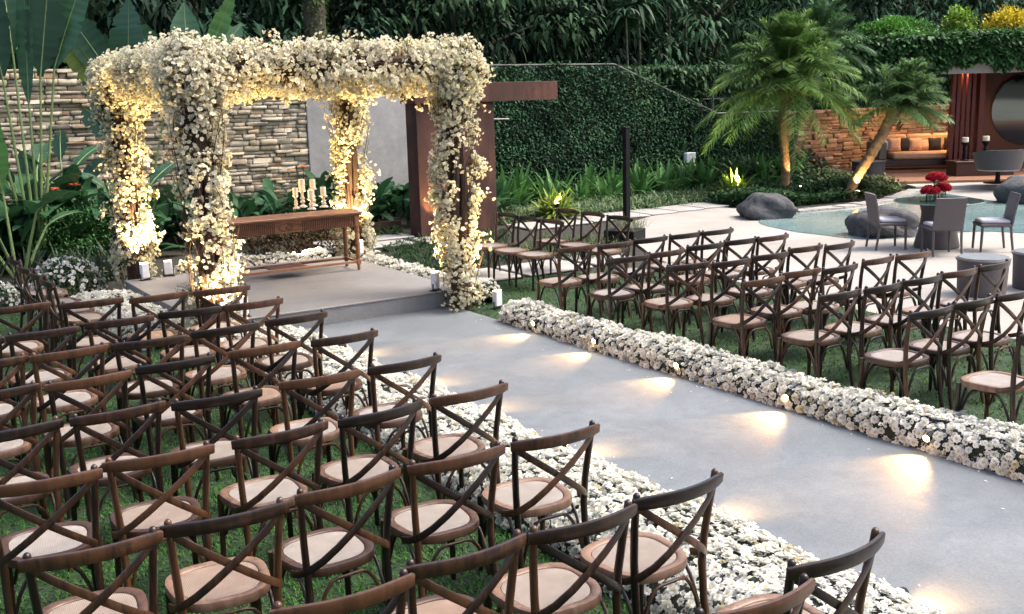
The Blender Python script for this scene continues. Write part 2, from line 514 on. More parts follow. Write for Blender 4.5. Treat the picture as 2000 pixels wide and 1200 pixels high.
def frames(nrm, spin=None):
    """rotation matrices whose third column is nrm"""
    N = len(nrm)
    z = nrm / np.linalg.norm(nrm, axis=1, keepdims=True)
    h = np.where(np.abs(z[:, 2:3]) < 0.9, np.array([[0, 0, 1.0]]), np.array([[1.0, 0, 0]]))
    x = np.cross(h, z); x /= np.linalg.norm(x, axis=1, keepdims=True)
    y = np.cross(z, x)
    a = RNG.uniform(0, 2 * PI, N) if spin is None else spin
    c, s = np.cos(a)[:, None], np.sin(a)[:, None]
    return np.stack([x * c + y * s, -x * s + y * c, z], -1)
def scatter(parent, name, stuffname, temps, pos, R, sc, mat, tint=None, nparts=0, score=None):
    """copies of small templates (V,F,C); the nparts best-scored ones become objects that share meshes, the rest one mesh"""
    N = len(pos); which = RNG.integers(0, len(temps), N)
    sc = np.broadcast_to(sc, (N,))
    tint = np.ones((N, 3)) if tint is None else tint
    single = np.zeros(N, bool)
    if nparts:
        single[np.argsort(score)[:nparts]] = True
        mes = [np_mesh(name, v, f, mat, c) for v, f, c in temps]
        for i in np.nonzero(single)[0]:
            M = Matrix([list(R[i][r] * sc[i]) + [pos[i][r]] for r in range(3)] + [[0, 0, 0, 1]])
            o = link(name, mes[which[i]], parent); o.matrix_local = M
    out = []
    for w, (v, f, c) in enumerate(temps):
        idx = np.nonzero((which == w) & ~single)[0]
        if not len(idx): continue
        V = np.einsum('nij,vj->nvi', R[idx] * sc[idx][:, None, None], v) + pos[idx][:, None, :]
        F = f[None] + (np.arange(len(idx)) * len(v))[:, None, None]
        Cc = c[None] * tint[idx][:, None, :]
        out.append((V.reshape(-1, 3), F.reshape(-1, f.shape[1]), np.clip(Cc.reshape(-1, 3), 0, 1)))
    if not out: return None
    V, F, C = merge(out)
    o = link(stuffname, np_mesh(stuffname, V, F, mat, C), parent)
    o['kind'] = 'stuff'
    return o
def G(px, py, z=0.0):
    """ground point under a sight line, used to survey positions"""
    d = _f + _r2 * (px - 1000) / (CAM_F * 2000) - _u2 * (py - 600) / (CAM_F * 2000)
    t = (z - CAM_H) / d[2]
    return np.array([0, 0, CAM_H]) + t * d
def inpoly(P, poly):
    x, y = P[:, 0], P[:, 1]; ins = np.zeros(len(P), bool); n = len(poly)
    for i in range(n):
        x1, y1 = poly[i]; x2, y2 = poly[(i + 1) % n]
        c = ((y1 > y) != (y2 > y)) & (x < (x2 - x1) * (y - y1) / (y2 - y1 + 1e-12) + x1)
        ins ^= c
    return ins
def spot(name, loc, aim, watts, angle, col=(1.0, 0.70, 0.36), blend=0.5, parent=None, size=0.02):
    d = bpy.data.lights.new(name, 'SPOT')
    d.energy = watts; d.color = col; d.spot_size = math.radians(angle); d.spot_blend = blend; d.shadow_soft_size = size
    o = bpy.data.objects.new(name, d); COL.objects.link(o)
    if parent is not None:
        o.parent = parent
        o.matrix_parent_inverse = (Matrix.Translation(parent.location) @ parent.rotation_euler.to_matrix().to_4x4()).inverted()
    o.location = loc
    o.rotation_euler = (-(Vector(aim) - Vector(loc))).to_track_quat('Z', 'Y').to_euler()
    return o

# ------------------------------------------------------------------ the ground, aisle, deck, pool
def struct(name, mb, mat, smooth=False):
    o = mb.build(name, mat, None, smooth); o['kind'] = 'structure'; return o
struct('ground', MB().poly([(-200, -120), (260, -120), (260, 300), (-200, 300)], -0.012), 'soil')
struct('lawn', MB().poly([(-9, -4), (9.85, -4), (9.85, 8), (10.2, 10.6), (9.6, 12.1), (6.2, 12.4), (3.0, 11.6), (2.9, 14.0), (1.6, 15.2), (-9, 15.6)], -0.004), 'lawn')
aisle = MB()
struct('aisle_path', aisle.poly([(4.02, -4), (6.26, -4), (6.26, 11.10), (4.02, 11.10)], 0.0, 0.022), 'aisle_concrete')
DECK = [(9.9, -4), (45, -4), (45, 13), (30, 16.0), (22.6, 16.3), (19.9, 15.35), (17.4, 15.5), (16.6, 16.2), (16.45, 16.95), (15.5, 16.95), (14.3, 16.75), (13.1, 16.1), (12.2, 15.0), (11.2, 13.4), (10.6, 12.2), (10.2, 10.6), (9.85, 8.0)]
struct('pool_deck', MB().poly(DECK, 0.0), 'deck_stone')
POOL = [G(*p)[:2] for p in [(1484, 437), (1545, 452), (1600, 459), (1690, 468), (1800, 463), (1900, 453), (2000, 456), (2120, 462), (2200, 440), (2080, 396), (1965, 396), (1800, 374), (1740, 397), (1650, 411), (1560, 417), (1500, 424)]]
def smooth_loop(pts, n=6):
    P = [np.array(p) for p in pts]; out = []
    for i in range(len(P)):
        p0, p1, p2, p3 = P[i - 1], P[i], P[(i + 1) % len(P)], P[(i + 2) % len(P)]
        for k in range(n):
            t = k / n
            out.append(0.5 * ((2 * p1) + (-p0 + p2) * t + (2 * p0 - 5 * p1 + 4 * p2 - p3) * t * t + (-p0 + 3 * p1 - 3 * p2 + p3) * t ** 3))
    return [tuple(q) for q in out]
struct('pool_water', MB().poly(smooth_loop(POOL), 0.008), 'water')
# sandstone kerb between the pool and the planting: separate blocks
kerb = empty('pool_kerb', (0, 0, 0)); kerb['kind'] = 'structure'
kp = [G(*p)[:2] for p in [(1562, 416), (1600, 413), (1650, 409), (1700, 402), (1742, 395), (1775, 385), (1800, 373)]]
kp = [np.array(p) for p in kp]
for i in range(len(kp) - 1):
    for j in range(3):
        a = kp[i] + (kp[i + 1] - kp[i]) * (j + .03) / 3; b = kp[i] + (kp[i + 1] - kp[i]) * (j + .97) / 3
        t = (b - a) / np.linalg.norm(b - a); n = np.array([-t[1], t[0]])
        w = 0.34 + random.uniform(-.05, .05); h = 0.05 + random.uniform(-.012, .012)
        pts = [a, b, b + n * w, a + n * w]
        q = MB().poly([tuple(x) for x in pts], 0.0, h)
        q.build('kerb_block', 'slab_stone', kerb)
# step of pale stone at the far side of the pool, wooden floor of the pavilion
u_dir = np.array([math.cos(0.60), -math.sin(0.60)]); n_dir = np.array([math.sin(0.60), math.cos(0.60)])
def PV(a, b):     # pavilion frame: a along the front, b inwards
    return np.array([22.45, 16.25]) + u_dir * a + n_dir * b
struct('pool_step', MB().poly([tuple(PV(-.1, -.2)), tuple(PV(9, -.2)), tuple(PV(9, .55)), tuple(PV(-.1, .55))], 0.0, 0.10), 'slab_stone')
fl = empty('pavilion_floor', (0, 0, 0)); fl['kind'] = 'structure'
for i in range(22):
    b0 = .58 + i * .30
    MB().poly([tuple(PV(-1.5, b0)), tuple(PV(12, b0)), tuple(PV(12, b0 + .285)), tuple(PV(-1.5, b0 + .285))], 0.0, 0.16 + random.uniform(-.002, .002)).build('plank', 'deck_wood', fl)
# dark slope added far behind the trees, blocks sky light between them
hx = np.linspace(-40, 90, 60); hy = np.linspace(0, 1, 12)
HV = []; 
for j, t in enumerate(hy):
    for x in hx:
        HV.append((x + 10 * t, 33 - 0.16 * max(0, x - 20) + 26 * t, -0.1 + 10.5 * (1 - math.cos(min(1, t * 1.8) * PI)) / 2 * (1 + .12 * math.sin(x * .21) + .06 * math.sin(x * .7 + 1))))
HF = [(j * 60 + i, j * 60 + i + 1, j * 60 + 61 + i, j * 60 + 60 + i) for j in range(11) for i in range(59)]
struct('sky_block_slope', MB().add(HV, HF), 'sky_block_slope', True)

# stepping slabs
def slab_path(name, label, cells):
    for c in cells:
        x, y, w, d, rz = c
        m = MB(); w2, d2 = w / 2, d / 2
        m.box((-w2, -d2, 0), (w2, d2, 0.035), 0.012)
        o = m.build(name, 'slab_stone', None, loc=(x, y, 0.0), rot=(0, 0, rz))
        tag(o, '%s, %s from the left' % (label, ['first','second','third','fourth','fifth','sixth','seventh'][cells.index(c)]) if len(cells) > 1 else label, 'paving slab', label)
slab_path('paving_slab', 'pale rectangular stepping slab in the row beside the strap-leaf bed', [(11.55 + i * .80, 17.05 + .05 * i, .72, .95, -.05) for i in range(7)])
slab_path('paving_slab', 'pale stepping slab under the side chairs right of the flower arch', [(7.55, 12.75, 1.15, .95, 0), (8.80, 12.75, 1.15, .95, 0), (9.95, 12.85, .9, .95, 0)])
slab_path('paving_slab', 'pale stepping slab on the path behind the altar table', [(7.2 + i * 1.0, 16.75, .86, .62, 0) for i in range(3)] + [(7.6 + i * 1.0, 17.6, .86, .62, 0) for i in range(2)])
slab_path('paving_slab', 'sandy stepping slab among the plants left of the flower arch', [(2.05, 19.6, 1.3, .8, .1), (2.2, 16.35, .8, .55, .1), (3.0, 16.5, .8, .5, .1)])

# ------------------------------------------------------------------ cross-back chairs
def seat_outline(s, z, n=40, e=3.0):
    out = []
    for k in range(n):
        a = 2 * PI * k / n
        c, q = math.cos(a), math.sin(a)
        x = math.copysign(abs(c) ** (2 / e), c); y = math.copysign(abs(q) ** (2 / e), q)
        yy = y * .212 + (0.014 * (1 - x * x) if y > 0 else 0)
        out.append((x * (.222 + .022 * y) * s, yy * s, z))
    return out
def chair_meshes():
    M = {}
    n = 40
    # seat frame: rounded ring with a rebate for the cane
    prof = [(.80, .430), (.985, .424), (1.0, .434), (1.0, .456), (.985, .4655), (.93, .4685), (.83, .466), (.806, .461), (.80, .452), (.80, .430)]
    V = []; 
    for s, z in prof: V += seat_outline(s, z, n)
    F = [(i * n + k, i * n + (k + 1) % n, i * n + n + (k + 1) % n, i * n + n + k) for i in range(len(prof) - 1) for k in range(n)]
    M['seat_frame'] = MB().add(V, F).mesh('seat_frame', 'seat_wood', True, 50)
    V = []
    cp = [(.795, .450), (.79, .460), (.60, .4645), (.30, .463), (.02, .462)]
    for s, z in cp: V += seat_outline(s, z, n)
    F = [(i * n + k, i * n + (k + 1) % n, i * n + n + (k + 1) % n, i * n + n + k) for i in range(len(cp) - 1) for k in range(n)]
    F.append(tuple(range((len(cp) - 1) * n, len(cp) * n)))
    M['cane_seat'] = MB().add(V, F).mesh('cane_seat', 'cane', True, 50)
    for sgn, nm in ((-1, 'rear_post_a'), (1, 'rear_post_b')):
        pts = [(.212, -.285, 0), (.207, -.262, .12), (.202, -.236, .28), (.202, -.222, .45), (.210, -.226, .58), (.221, -.242, .72), (.229, -.262, .84), (.231, -.268, .892), (.231, -.269, .901)]
        M[nm] = MB().tube([(sgn * x, y, z) for x, y, z in pts], [.0145, .0165, .018, .019, .018, .0175, .0165, .0155, .009], 8).mesh('rear_post', 'chair_wood', True, 60)
        lp = [(.193, .185, .44), (.196, .188, .30), (.200, .193, .12), (.203, .197, 0)]
        M[nm.replace('rear_post', 'front_leg')] = MB().tube([(sgn * x, y, z) for x, y, z in lp], [.020, .0185, .0165, .014], 8).mesh('front_leg', 'chair_wood', True, 60)
    # top rail: bent board, bowed to the back
    pts = []; ws = []
    for k in range(15):
        u = -1 + 2 * k / 14
        pts.append((u * .262, -.276 - .066 * (1 - u * u), .858 + .006 * (1 - u * u)))
        ws.append(.060 * (1 - .22 * abs(u) ** 6))
    M['top_rail'] = MB().board(pts, (0, -.10, 1), ws, .021).mesh('top_rail', 'chair_wood', True, 35)
    for sgn, nm in ((-1, 'cross_slat_a'), (1, 'cross_slat_b')):
        off = .006 * sgn
        ctl = [(-.226, -.268, .835), (-.16, -.292, .782), (-.08, -.304, .722), (0, -.307, .662), (.08, -.302, .602), (.15, -.284, .548), (.205, -.246, .502), (.232, -.19, .474), (.238, -.12, .452)]
        pts = [(sgn * x, y + off, z) for x, y, z in ctl]
        wd = []
        for i, p in enumerate(pts):
            wd.append((0, 0.0, 1) if i < 7 else (0, .2, 1))
        M[nm] = MB().board(pts, wd, .034, .011).mesh('cross_slat', 'chair_wood', True, 35)
    # bentwood arches under the seat
    def arch(p0, p1, zlo, zhi, inset):
        p0, p1 = Vector(p0), Vector(p1); L = p1 - p0; out = []
        for k in range(13):
            t = k / 12
            if t < .5: q = min(1, t / .32)
            else: q = min(1, (1 - t) / .32)
            h = math.sin(q * PI / 2) ** .8
            s = .03 + .94 * (t if abs(t - .5) < .18 else t)
            # legs of the arch hug the chair legs
            s = .5 + (s - .5) * (1 - .0 * q)
            out.append(p0 + L * s + Vector((0, 0, zlo + (zhi - zlo) * h)))
        return out
    fl, fr, bl, br = (-.19, .182, 0), (.19, .182, 0), (-.195, -.232, 0), (.195, -.232, 0)
    for nm, a, b in (('brace_front', fl, fr), ('brace_back', bl, br), ('brace_left', bl, fl), ('brace_right', br, fr)):
        M[nm] = MB().tube(arch(a, b, .20, .415, .02), .0095, 6).mesh('leg_brace', 'chair_wood', True, 60)
    return M
CH = chair_meshes()
CH_PARTS = [('seat_frame', 'seat_frame'), ('cane_seat', 'cane_seat'), ('rear_post', 'rear_post_a'), ('rear_post', 'rear_post_b'), ('front_leg', 'front_leg_a'), ('front_leg', 'front_leg_b'),
            ('top_rail', 'top_rail'), ('cross_slat', 'cross_slat_a'), ('cross_slat', 'cross_slat_b'), ('leg_brace', 'brace_front'), ('leg_brace', 'brace_back'), ('leg_brace', 'brace_left'), ('leg_brace', 'brace_right')]
def chair(x, y, rz, label, group):
    e = empty('cross_back_chair', (x, y, 0.004), rz)
    tag(e, label, 'chair', group)
    for nm, k in CH_PARTS:
        link(nm, CH[k], e)
    return e
ORD = ['first', 'second', 'third', 'fourth', 'fifth', 'sixth', 'seventh', 'eighth', 'ninth', 'tenth']
# surveyed ends of the top rails, row 9 is the one nearest the stage
LEFT = {1: [((1532, 1116), (1728, 1045)), ((1395, 1215), (1548, 1135))],
 2: [((1230, 980), (1413, 930)), ((1035, 1042), (1238, 995)), ((795, 1115), (1020, 1048)), ((545, 1205), (788, 1122))],
 3: [((1005, 870), (1160, 832)), ((795, 912), (985, 876)), ((575, 970), (780, 922)), ((315, 1037), (560, 982)), ((40, 1102), (312, 1042))],
 4: [((840, 785), (988, 750)), ((655, 825), (825, 787)), ((450, 865), (640, 827)), ((203, 912), (413, 870)), ((-35, 962), (190, 918))],
 5: [((720, 722), (860, 697)), ((545, 750), (700, 727)), ((335, 790), (510, 765)), ((136, 822), (322, 787)), ((-80, 858), (118, 826))],
 6: [((605, 667), (738, 650)), ((442, 690), (590, 670)), ((265, 722), (418, 697)), ((85, 756), (258, 727)), ((-110, 782), (78, 754))],
 7: [((515, 627), (640, 614)), ((372, 652), (505, 634)), ((215, 677), (368, 657)), ((58, 699), (209, 677)), ((-105, 722), (48, 698))],
 8: [((435, 601), (553, 585)), ((305, 617), (438, 599)), ((165, 637), (300, 617)), ((13, 660), (152, 640)), ((-140, 680), (0, 660))],
 9: [((378, 573), (487, 559)), ((250, 586), (368, 572)), ((115, 597), (242, 584)), ((-30, 607), (101, 594))]}
RIGHT = {3: [((1985, 655), (2078, 640))],
 4: [((1776, 613), (1860, 602)), ((1860, 596), (1940, 582)), ((1942, 580), (2020, 568))],
 5: [((1597, 582), (1681, 567)), ((1685, 567), (1765, 553)), ((1765, 553), (1835, 539)), ((1839, 539), (1905, 524)), ((1909, 524), (1975, 512))],
 6: [((1450, 553), (1531, 543)), ((1527, 536), (1597, 527)), ((1601, 529), (1678, 518)), ((1681, 511), (1748, 503)), ((1751, 503), (1814, 492))],
 7: [((1300, 523), (1384, 515)), ((1394, 516), (1461, 508)), ((1468, 504), (1538, 494)), ((1541, 487), (1604, 482)), ((1608, 482), (1671, 475))],
 8: [((1192, 508), (1262, 501)), ((1269, 497), (1332, 490)), ((1345, 483), (1408, 478)), ((1415, 473), (1478, 468)), ((1480, 468), (1538, 459))],
 9: [((1087, 487), (1164, 482)), ((1168, 480), (1234, 475)), ((1236, 471), (1303, 464)), ((1307, 461), (1370, 457)), ((1372, 456), (1430, 448))]}
for side, D in (('left', LEFT), ('right', RIGHT)):
    for r, row in D.items():
        for c, (a, b) in enumerate(row):
            m = 0.5 * (G(a[0], a[1], .872) + G(b[0], b[1], .872))
            rz = random.gauss(0, 0.05)
            x = m[0] - math.sin(rz) * .275; y = m[1] + math.cos(rz) * .275
            lab = 'dark cross-back chair %s of the aisle, %s from aisle in %s row from stage' % (side, ORD[c], ORD[9 - r])
            chair(x, y, rz, lab, 'cross-back chairs in rows %s of the aisle' % side)
# chairs turned towards the stage on both sides of it
RS = [(8.09, 12.62), (8.06, 12.02), (8.09, 11.50), (9.01, 12.41), (9.02, 11.82), (8.98, 11.16)]
names = ['farthest', 'middle', 'nearest']
for i, (x, y) in enumerate(RS):
    chair(x - .275, y, PI / 2 + random.gauss(0, .05), 'cross-back chair right of the stage facing it, %s row, %s one' % ('inner' if i < 3 else 'outer', names[i % 3]), 'side chairs facing the stage from the right')
for i, (x, y) in enumerate([(1.66, 13.17), (1.65, 12.45), (1.69, 11.88), (1.70, 11.34)]):
    chair(x + .275, y - .22, -PI / 2 + random.gauss(0, .04), 'side chair left of the stage facing it, %s from the camera' % ['farthest', 'third', 'second', 'nearest'][i], 'side chairs facing the stage from the left')

# ------------------------------------------------------------------ stage, altar table, candles
stage = empty('stage', (0, 0, 0)); tag(stage, 'low grey concrete stage under the flower arch', 'platform')
MB().box((3.2, 11.08, 0), (6.42, 14.66, 0.205)).build('base', 'stage_concrete', stage)
MB().box((3.188, 11.068, 0.2055), (6.432, 14.672, 0.228), 0.006).build('top_slab', 'stage_concrete', stage)
SZ = 0.228
tbl = empty('altar_table', (5.06, 13.48, SZ)); tag(tbl, 'long brown wooden console table with fluted apron on the stage', 'table')
TW, TD, TH = 2.10, .56, .82
m = MB(); m.box((-TW / 2, -TD / 2, TH - .035), (TW / 2, TD / 2, TH), .008); m.box((-TW / 2 + .02, -TD / 2 + .02, TH - .052), (TW / 2 - .02, TD / 2 - .02, TH - .0352), .004)
m.build('table_top', 'table_wood', tbl)
m = MB(); m.box((-TW / 2 + .05, -TD / 2 + .05, TH - .205), (TW / 2 - .05, TD / 2 - .05, TH - .0525)); ap = m.build('apron', 'table_wood', tbl)
m = MB(); k = 0
x = -TW / 2 + .12
while x < TW / 2 - .11:
    if not (-.20 < x < .17):
        for yy in (-TD / 2 + .05, TD / 2 - .05):
            m.tube([(x, yy, TH - .198), (x, yy, TH - .062)], .0095, 6)
    x += .0265
for xx in (-TW / 2 + .05, TW / 2 - .05):
    y = -TD / 2 + .12
    while y < TD / 2 - .1:
        m.tube([(xx, y, TH - .198), (xx, y, TH - .062)], .0095, 6); y += .0265
o = m.build('fluting', 'table_wood', ap, True); o['kind'] = 'stuff'
m = MB(); m.tube([(0 + .16 * math.cos(a), -TD / 2 + .047, TH - .13 + .045 * math.sin(a)) for a in np.linspace(0, 2 * PI, 17)], .007, 6)
m.tube([(0 + .05 * math.cos(a), -TD / 2 + .047, TH - .13 + .03 * math.sin(a)) for a in np.linspace(0, 2 * PI, 13)], .009, 6); m.build('carved_panel', 'table_wood', ap, True)
for sx in (-1, 1):
    for sy in (-1, 1):
        c = (sx * (TW / 2 - .075), sy * (TD / 2 - .075), 0)
        m = MB(); m.box((c[0] - .036, c[1] - .036, TH - .207), (c[0] + .036, c[1] + .036, TH - .0524), .004)
        m.lathe([(.018, 0), (.024, .03), (.017, .06), (.027, .075), (.027, .085), (.030, .20), (.034, .50), (.026, .52), (.036, .55), (.030, .575), (.034, .612)], 12, c)
        m.box((c[0] - .03, c[1] - .03, .088), (c[0] + .03, c[1] + .03, .150), .004)
        m.build('leg', 'table_wood', tbl, True)
for sy in (-1, 1):
    m = MB(); m.box((-TW / 2 + .1, sy * (TD / 2 - .075) - .018, .102), (TW / 2 - .1, sy * (TD / 2 - .075) + .018, .136), .004); m.build('stretcher', 'table_wood', tbl)
for sx in (-1, 1):
    m = MB(); m.box((sx * (TW / 2 - .075) - .016, -TD / 2 + .1, .104), (sx * (TW / 2 - .075) + .016, TD / 2 - .1, .134), .004); m.build('stretcher', 'table_wood', tbl)
m = MB(); m.box((-.26, -TD / 2 + .09, .112), (.26, TD / 2 - .09, .129), .004); m.build('shelf', 'table_wood', tbl)
# five candlesticks with pillar candles
CZ = SZ + TH + .001
cs = [((579, 408), .18, .115, .036, 'slim', 'leftmost of the five'), ((592, 405), .235, .165, .046, 'tall', 'second from the left, tallest'), ((609, 409.5), .145, .125, .042, 'stout', 'front middle one'),
      ((613, 403), .25, .135, .042, 'tall', 'rear middle one'), ((633, 405), .16, .125, .040, 'turned', 'rightmost of the five')]
for (px, hh, ch, cr, kind, lab) in cs:
    p = G(px[0], px[1], CZ)
    e = empty('candlestick', (p[0], p[1], CZ)); tag(e, 'whitewashed turned candlestick on the altar table, ' + lab, 'candlestick', 'candlesticks on the altar table')
    w = .75 if kind == 'slim' else 1.0
    MB().lathe([(.062 * w, 0), (.062 * w, .012), (.05 * w, .02), (.028 * w, .035)], 18).build('foot', 'whitewash', e, True)
    st = [(.026 * w, .034), (.020 * w, .05 * 1), (.038 * w, .34 * hh), (.022 * w, .46 * hh), (.034 * w, .56 * hh), (.018 * w, .72 * hh), (.024 * w, .9 * hh), (.03 * w, hh - .012)]
    MB().lathe(st, 16).build('stem', 'whitewash', e, True)
    MB().lathe([(.034 * w, hh - .0118), (.058 * w, hh - .004), (.060 * w, hh + .008), (.045 * w, hh + .004)], 18).build('dish', 'whitewash', e, True)
    c = empty('pillar_candle', (p[0], p[1], CZ + hh + .005)); tag(c, 'cream pillar candle on a candlestick on the altar table, ' + lab, 'candle', 'pillar candles on the altar table')
    MB().lathe([(cr * .97, 0), (cr, .004), (cr, ch - .006), (cr * .93, ch), (cr * .5, ch - .006), (.004, ch - .008)], 18).build('wax', 'wax', c, True)
    MB().tube([(0, 0, ch - .009), (.001, 0, ch + .004), (.004, 0, ch + .012)], .0016, 5).build('wick', 'black_metal', c)

# ------------------------------------------------------------------ flower arch
BLO = []
for s in range(3):      # five-petalled blossom templates, unit size
    V = []; F = []; C = []
    n = 5
    V.append((0, 0, 0)); C.append((.62, .56, .22))
    for i in range(n + 3):
        inner = i >= n
        a = 2 * PI * i / (3 if inner else n) + RNG.normal(0, .12); cup = RNG.uniform(1.2, 1.7) if inner else RNG.uniform(.3, .8)
        d = np.array([math.cos(a), math.sin(a)]); q = np.array([-d[1], d[0]])
        o = len(V)
        k_ = .55 if inner else 1.0
        V += [(*(d * .34 * k_ - q * .30 * k_), .18 * cup + .06), (*(d * .62 * k_), .36 * cup), (*(d * .34 * k_ + q * .30 * k_), .18 * cup + .06)]
        C += [(.90, .85, .72), (.92, .885, .79), (.90, .85, .72)]
        F.append((0, o, o + 1, o + 2))
    BLO.append((np.array(V), np.array(F), np.array(C)))
def cluster_template(nb, rad, size):
    parts = []
    d = RNG.normal(0, 1, (nb, 3)); d[:, 2] = np.abs(d[:, 2]) * .8 + .1; d /= np.linalg.norm(d, axis=1, keepdims=True)
    pos = d * rad * RNG.uniform(.35, 1.15, (nb, 1))
    R = frames(d + RNG.normal(0, .35, (nb, 3)))
    br = (.10, .055, .03)
    V = [np.array([(-.004, 0, -.06), (.004, 0, -.06)])]; F = []; C = [np.array([br, br])]; o = 2
    for i in range(nb):        # every blossom sits on a stalk that leaves the common twig
        v, f, c = BLO[i % 3]
        V.append((R[i] @ (v * size * RNG.uniform(.75, 1.2)).T).T + pos[i]); C.append(c * RNG.uniform(.88, 1.05)); F.append(f + o)
        V.append((pos[i] + np.array([.004, 0, 0]))[None]); C.append(np.array([br])); F.append(np.array([(0, 1, o + len(v), o)]))
        o += len(v) + 1
    return np.concatenate(V), np.concatenate(F), np.concatenate(C)
CLU = [cluster_template(19, .115, .046) for _ in range(6)] + [cluster_template(12, .15, .044) for _ in range(4)]
arch = empty('flower_arch', (0, 0, 0)); tag(arch, 'four-post arbour of dark branches wrapped in cream blossom over the stage', 'flower arch')
POSTS = {'FR': (6.30, 10.90), 'FL': (3.27, 11.02), 'BL': (3.42, 14.95), 'BR': (6.76, 14.95)}
HT = 2.93
cpos = []; cnrm = []
def noise3(p, f=2.3, ph=0.0):
    return np.sin(p[:, 0] * f * 1.7 + ph) * np.cos(p[:, 1] * f * 1.3 + 2 * ph) + np.sin(p[:, 2] * f + p[:, 0] * f * .8 + ph * 3) * .8
for nm, (x, y) in POSTS.items():
    m = MB()
    for k in range(6):
        a0 = 2 * PI * k / 6; pts = []
        for i in range(11):
            z = HT * i / 10
            a = a0 + z * .55; r = .08 + .025 * math.sin(z * 3 + k)
            pts.append((x + r * math.cos(a), y + r * math.sin(a), z))
        m.tube(pts, [.052 - .014 * i / 10 for i in range(11)], 7)
    m.build('post', 'bark', arch, True)
    m = MB()
    for k in range(60):
        a = random.uniform(0, 2 * PI); z = random.uniform(.05, HT - .3); r0 = random.uniform(.14, .22); pts = []
        da = random.uniform(-.9, .9); L = random.uniform(.3, .8); ro = random.uniform(.06, .20)
        for i in range(5):
            t = i / 4
            pts.append((x + (r0 + ro * t) * math.cos(a + da * t), y + (r0 + ro * t) * math.sin(a + da * t), z + L * t))
        m.tube(pts, [.007, .006, .005, .004, .002], 4, False)
    o = m.build('twigs', 'bark', arch); o['kind'] = 'stuff'
    N = 285
    z = RNG.uniform(.12, HT + .05, N); a = RNG.uniform(0, 2 * PI, N)
    r = .135 + .12 * RNG.random(N) ** 1.4 + .06 * np.clip(z - 2.2, 0, 1) + .05 * np.clip(.7 - z, 0, 1)
    P = np.stack([x + r * np.cos(a), y + r * np.sin(a), z], -1)
    nz = noise3(np.stack([a * .55, z * .9, z * .7 + a * .4], -1), 2.0, x)
    keep = nz > -.5
    nr = np.stack([np.cos(a), np.sin(a), RNG.normal(.15, .3, N)], -1)
    cpos.append(P[keep]); cnrm.append(nr[keep])
def beam(p, q, name='beam'):
    p = np.array([*p, HT]); q = np.array([*q, HT]); d = q - p; L = np.linalg.norm(d); t = d / L; sd = np.array([-t[1], t[0], 0])
    m = MB()
    for k in range(5):
        a0 = 2 * PI * k / 5
        pts = [tuple(p + d * i / 10 + (sd * math.cos(a0 + i * .3) + np.array([0, 0, 1]) * math.sin(a0 + i * .3)) * .065) for i in range(11)]
        m.tube(pts, .045, 7)
    m.build(name, 'bark', arch, True)
    N = int(L * 135)
    s = RNG.uniform(-.05, 1.05, N); a = RNG.uniform(0, 2 * PI, N)
    r = .10 + .135 * RNG.random(N) ** 1.3
    P = p + d * s[:, None] + sd * (r * np.cos(a) * 1.1)[:, None] + np.array([0, 0, 1.0]) * (r * np.sin(a) * (1.0 + .25 * (np.sin(a) < 0)))[:, None]
    nr = sd * np.cos(a)[:, None] + np.array([0, 0, 1.0]) * np.sin(a)[:, None]
    nz = noise3(np.stack([s * L * 1.4, a * .6, a * .3 + s * L], -1), 2.0, p[0])
    keep = nz > -1.35
    cpos.append(P[keep]); cnrm.append(nr[keep])
    m = MB()
    for k in range(int(L * 14)):
        s_ = random.uniform(0, 1); a = random.uniform(0, 2 * PI); b = p + d * s_
        o = sd * math.cos(a) + np.array([0, 0, 1.0]) * math.sin(a); tt = t * random.uniform(-.4, .4)
        m.tube([tuple(b + o * .1), tuple(b + (o + tt * .5) * .22), tuple(b + (o + tt) * .36)], [.007, .005, .002], 4, False)
    o = m.build('twigs', 'bark', arch); o['kind'] = 'stuff'
beam(POSTS['FL'], POSTS['FR']); beam(POSTS['BL'], POSTS['BR']); beam(POSTS['FL'], POSTS['BL']); beam(POSTS['FR'], POSTS['BR'])
# corner swells and sprays hung under the roof
for nm, (x, y) in POSTS.items():
    N = 110
    d = RNG.normal(0, 1, (N, 3)); d /= np.linalg.norm(d, axis=1, keepdims=True)
    cpos.append(np.array([x, y, HT - .08]) + d * np.array([.33, .33, .27]) * RNG.uniform(.75, 1.05, (N, 1))); cnrm.append(d)
N = 190
s, t = RNG.random(N), RNG.random(N)
px = 3.3 + 3.25 * s; py = 11.1 + 3.8 * t
cpos.append(np.stack([px, py, HT + .03 + RNG.normal(0, .06, N)], -1)); cnrm.append(np.stack([RNG.normal(0, .4, N), RNG.normal(0, .4, N), np.where(RNG.random(N) < .8, -1.0, 1.0)], -1))
m = MB()
for k in range(6):
    xx = 3.6 + .5 * k
    m.tube([(xx, 11.0, HT + .05), (xx + .05, 13, HT + .09), (xx + .08, 14.95, HT + .05)], .03, 6)
m.build('roof_branches', 'bark', arch, True)
cpos = np.concatenate(cpos); cnrm = np.concatenate(cnrm)
cs_ = RNG.uniform(.72, 1.18, len(cpos))
tn = np.ones((len(cpos), 3)) * RNG.uniform(.86, 1.06, (len(cpos), 1)); tn[:, 2] *= RNG.uniform(.86, 1.0, len(cpos))
dist = np.linalg.norm(cpos - np.array([0, 0, CAM_H]), axis=1)
vis = np.einsum('ij,ij->i', cnrm, cpos - np.array([0, 0, CAM_H])) > 0
scatter(arch, 'blossom_spray', 'blossom', CLU, cpos, frames(cnrm), cs_, 'petal', tn, 300, dist - cs_ * 2 + vis * 50)
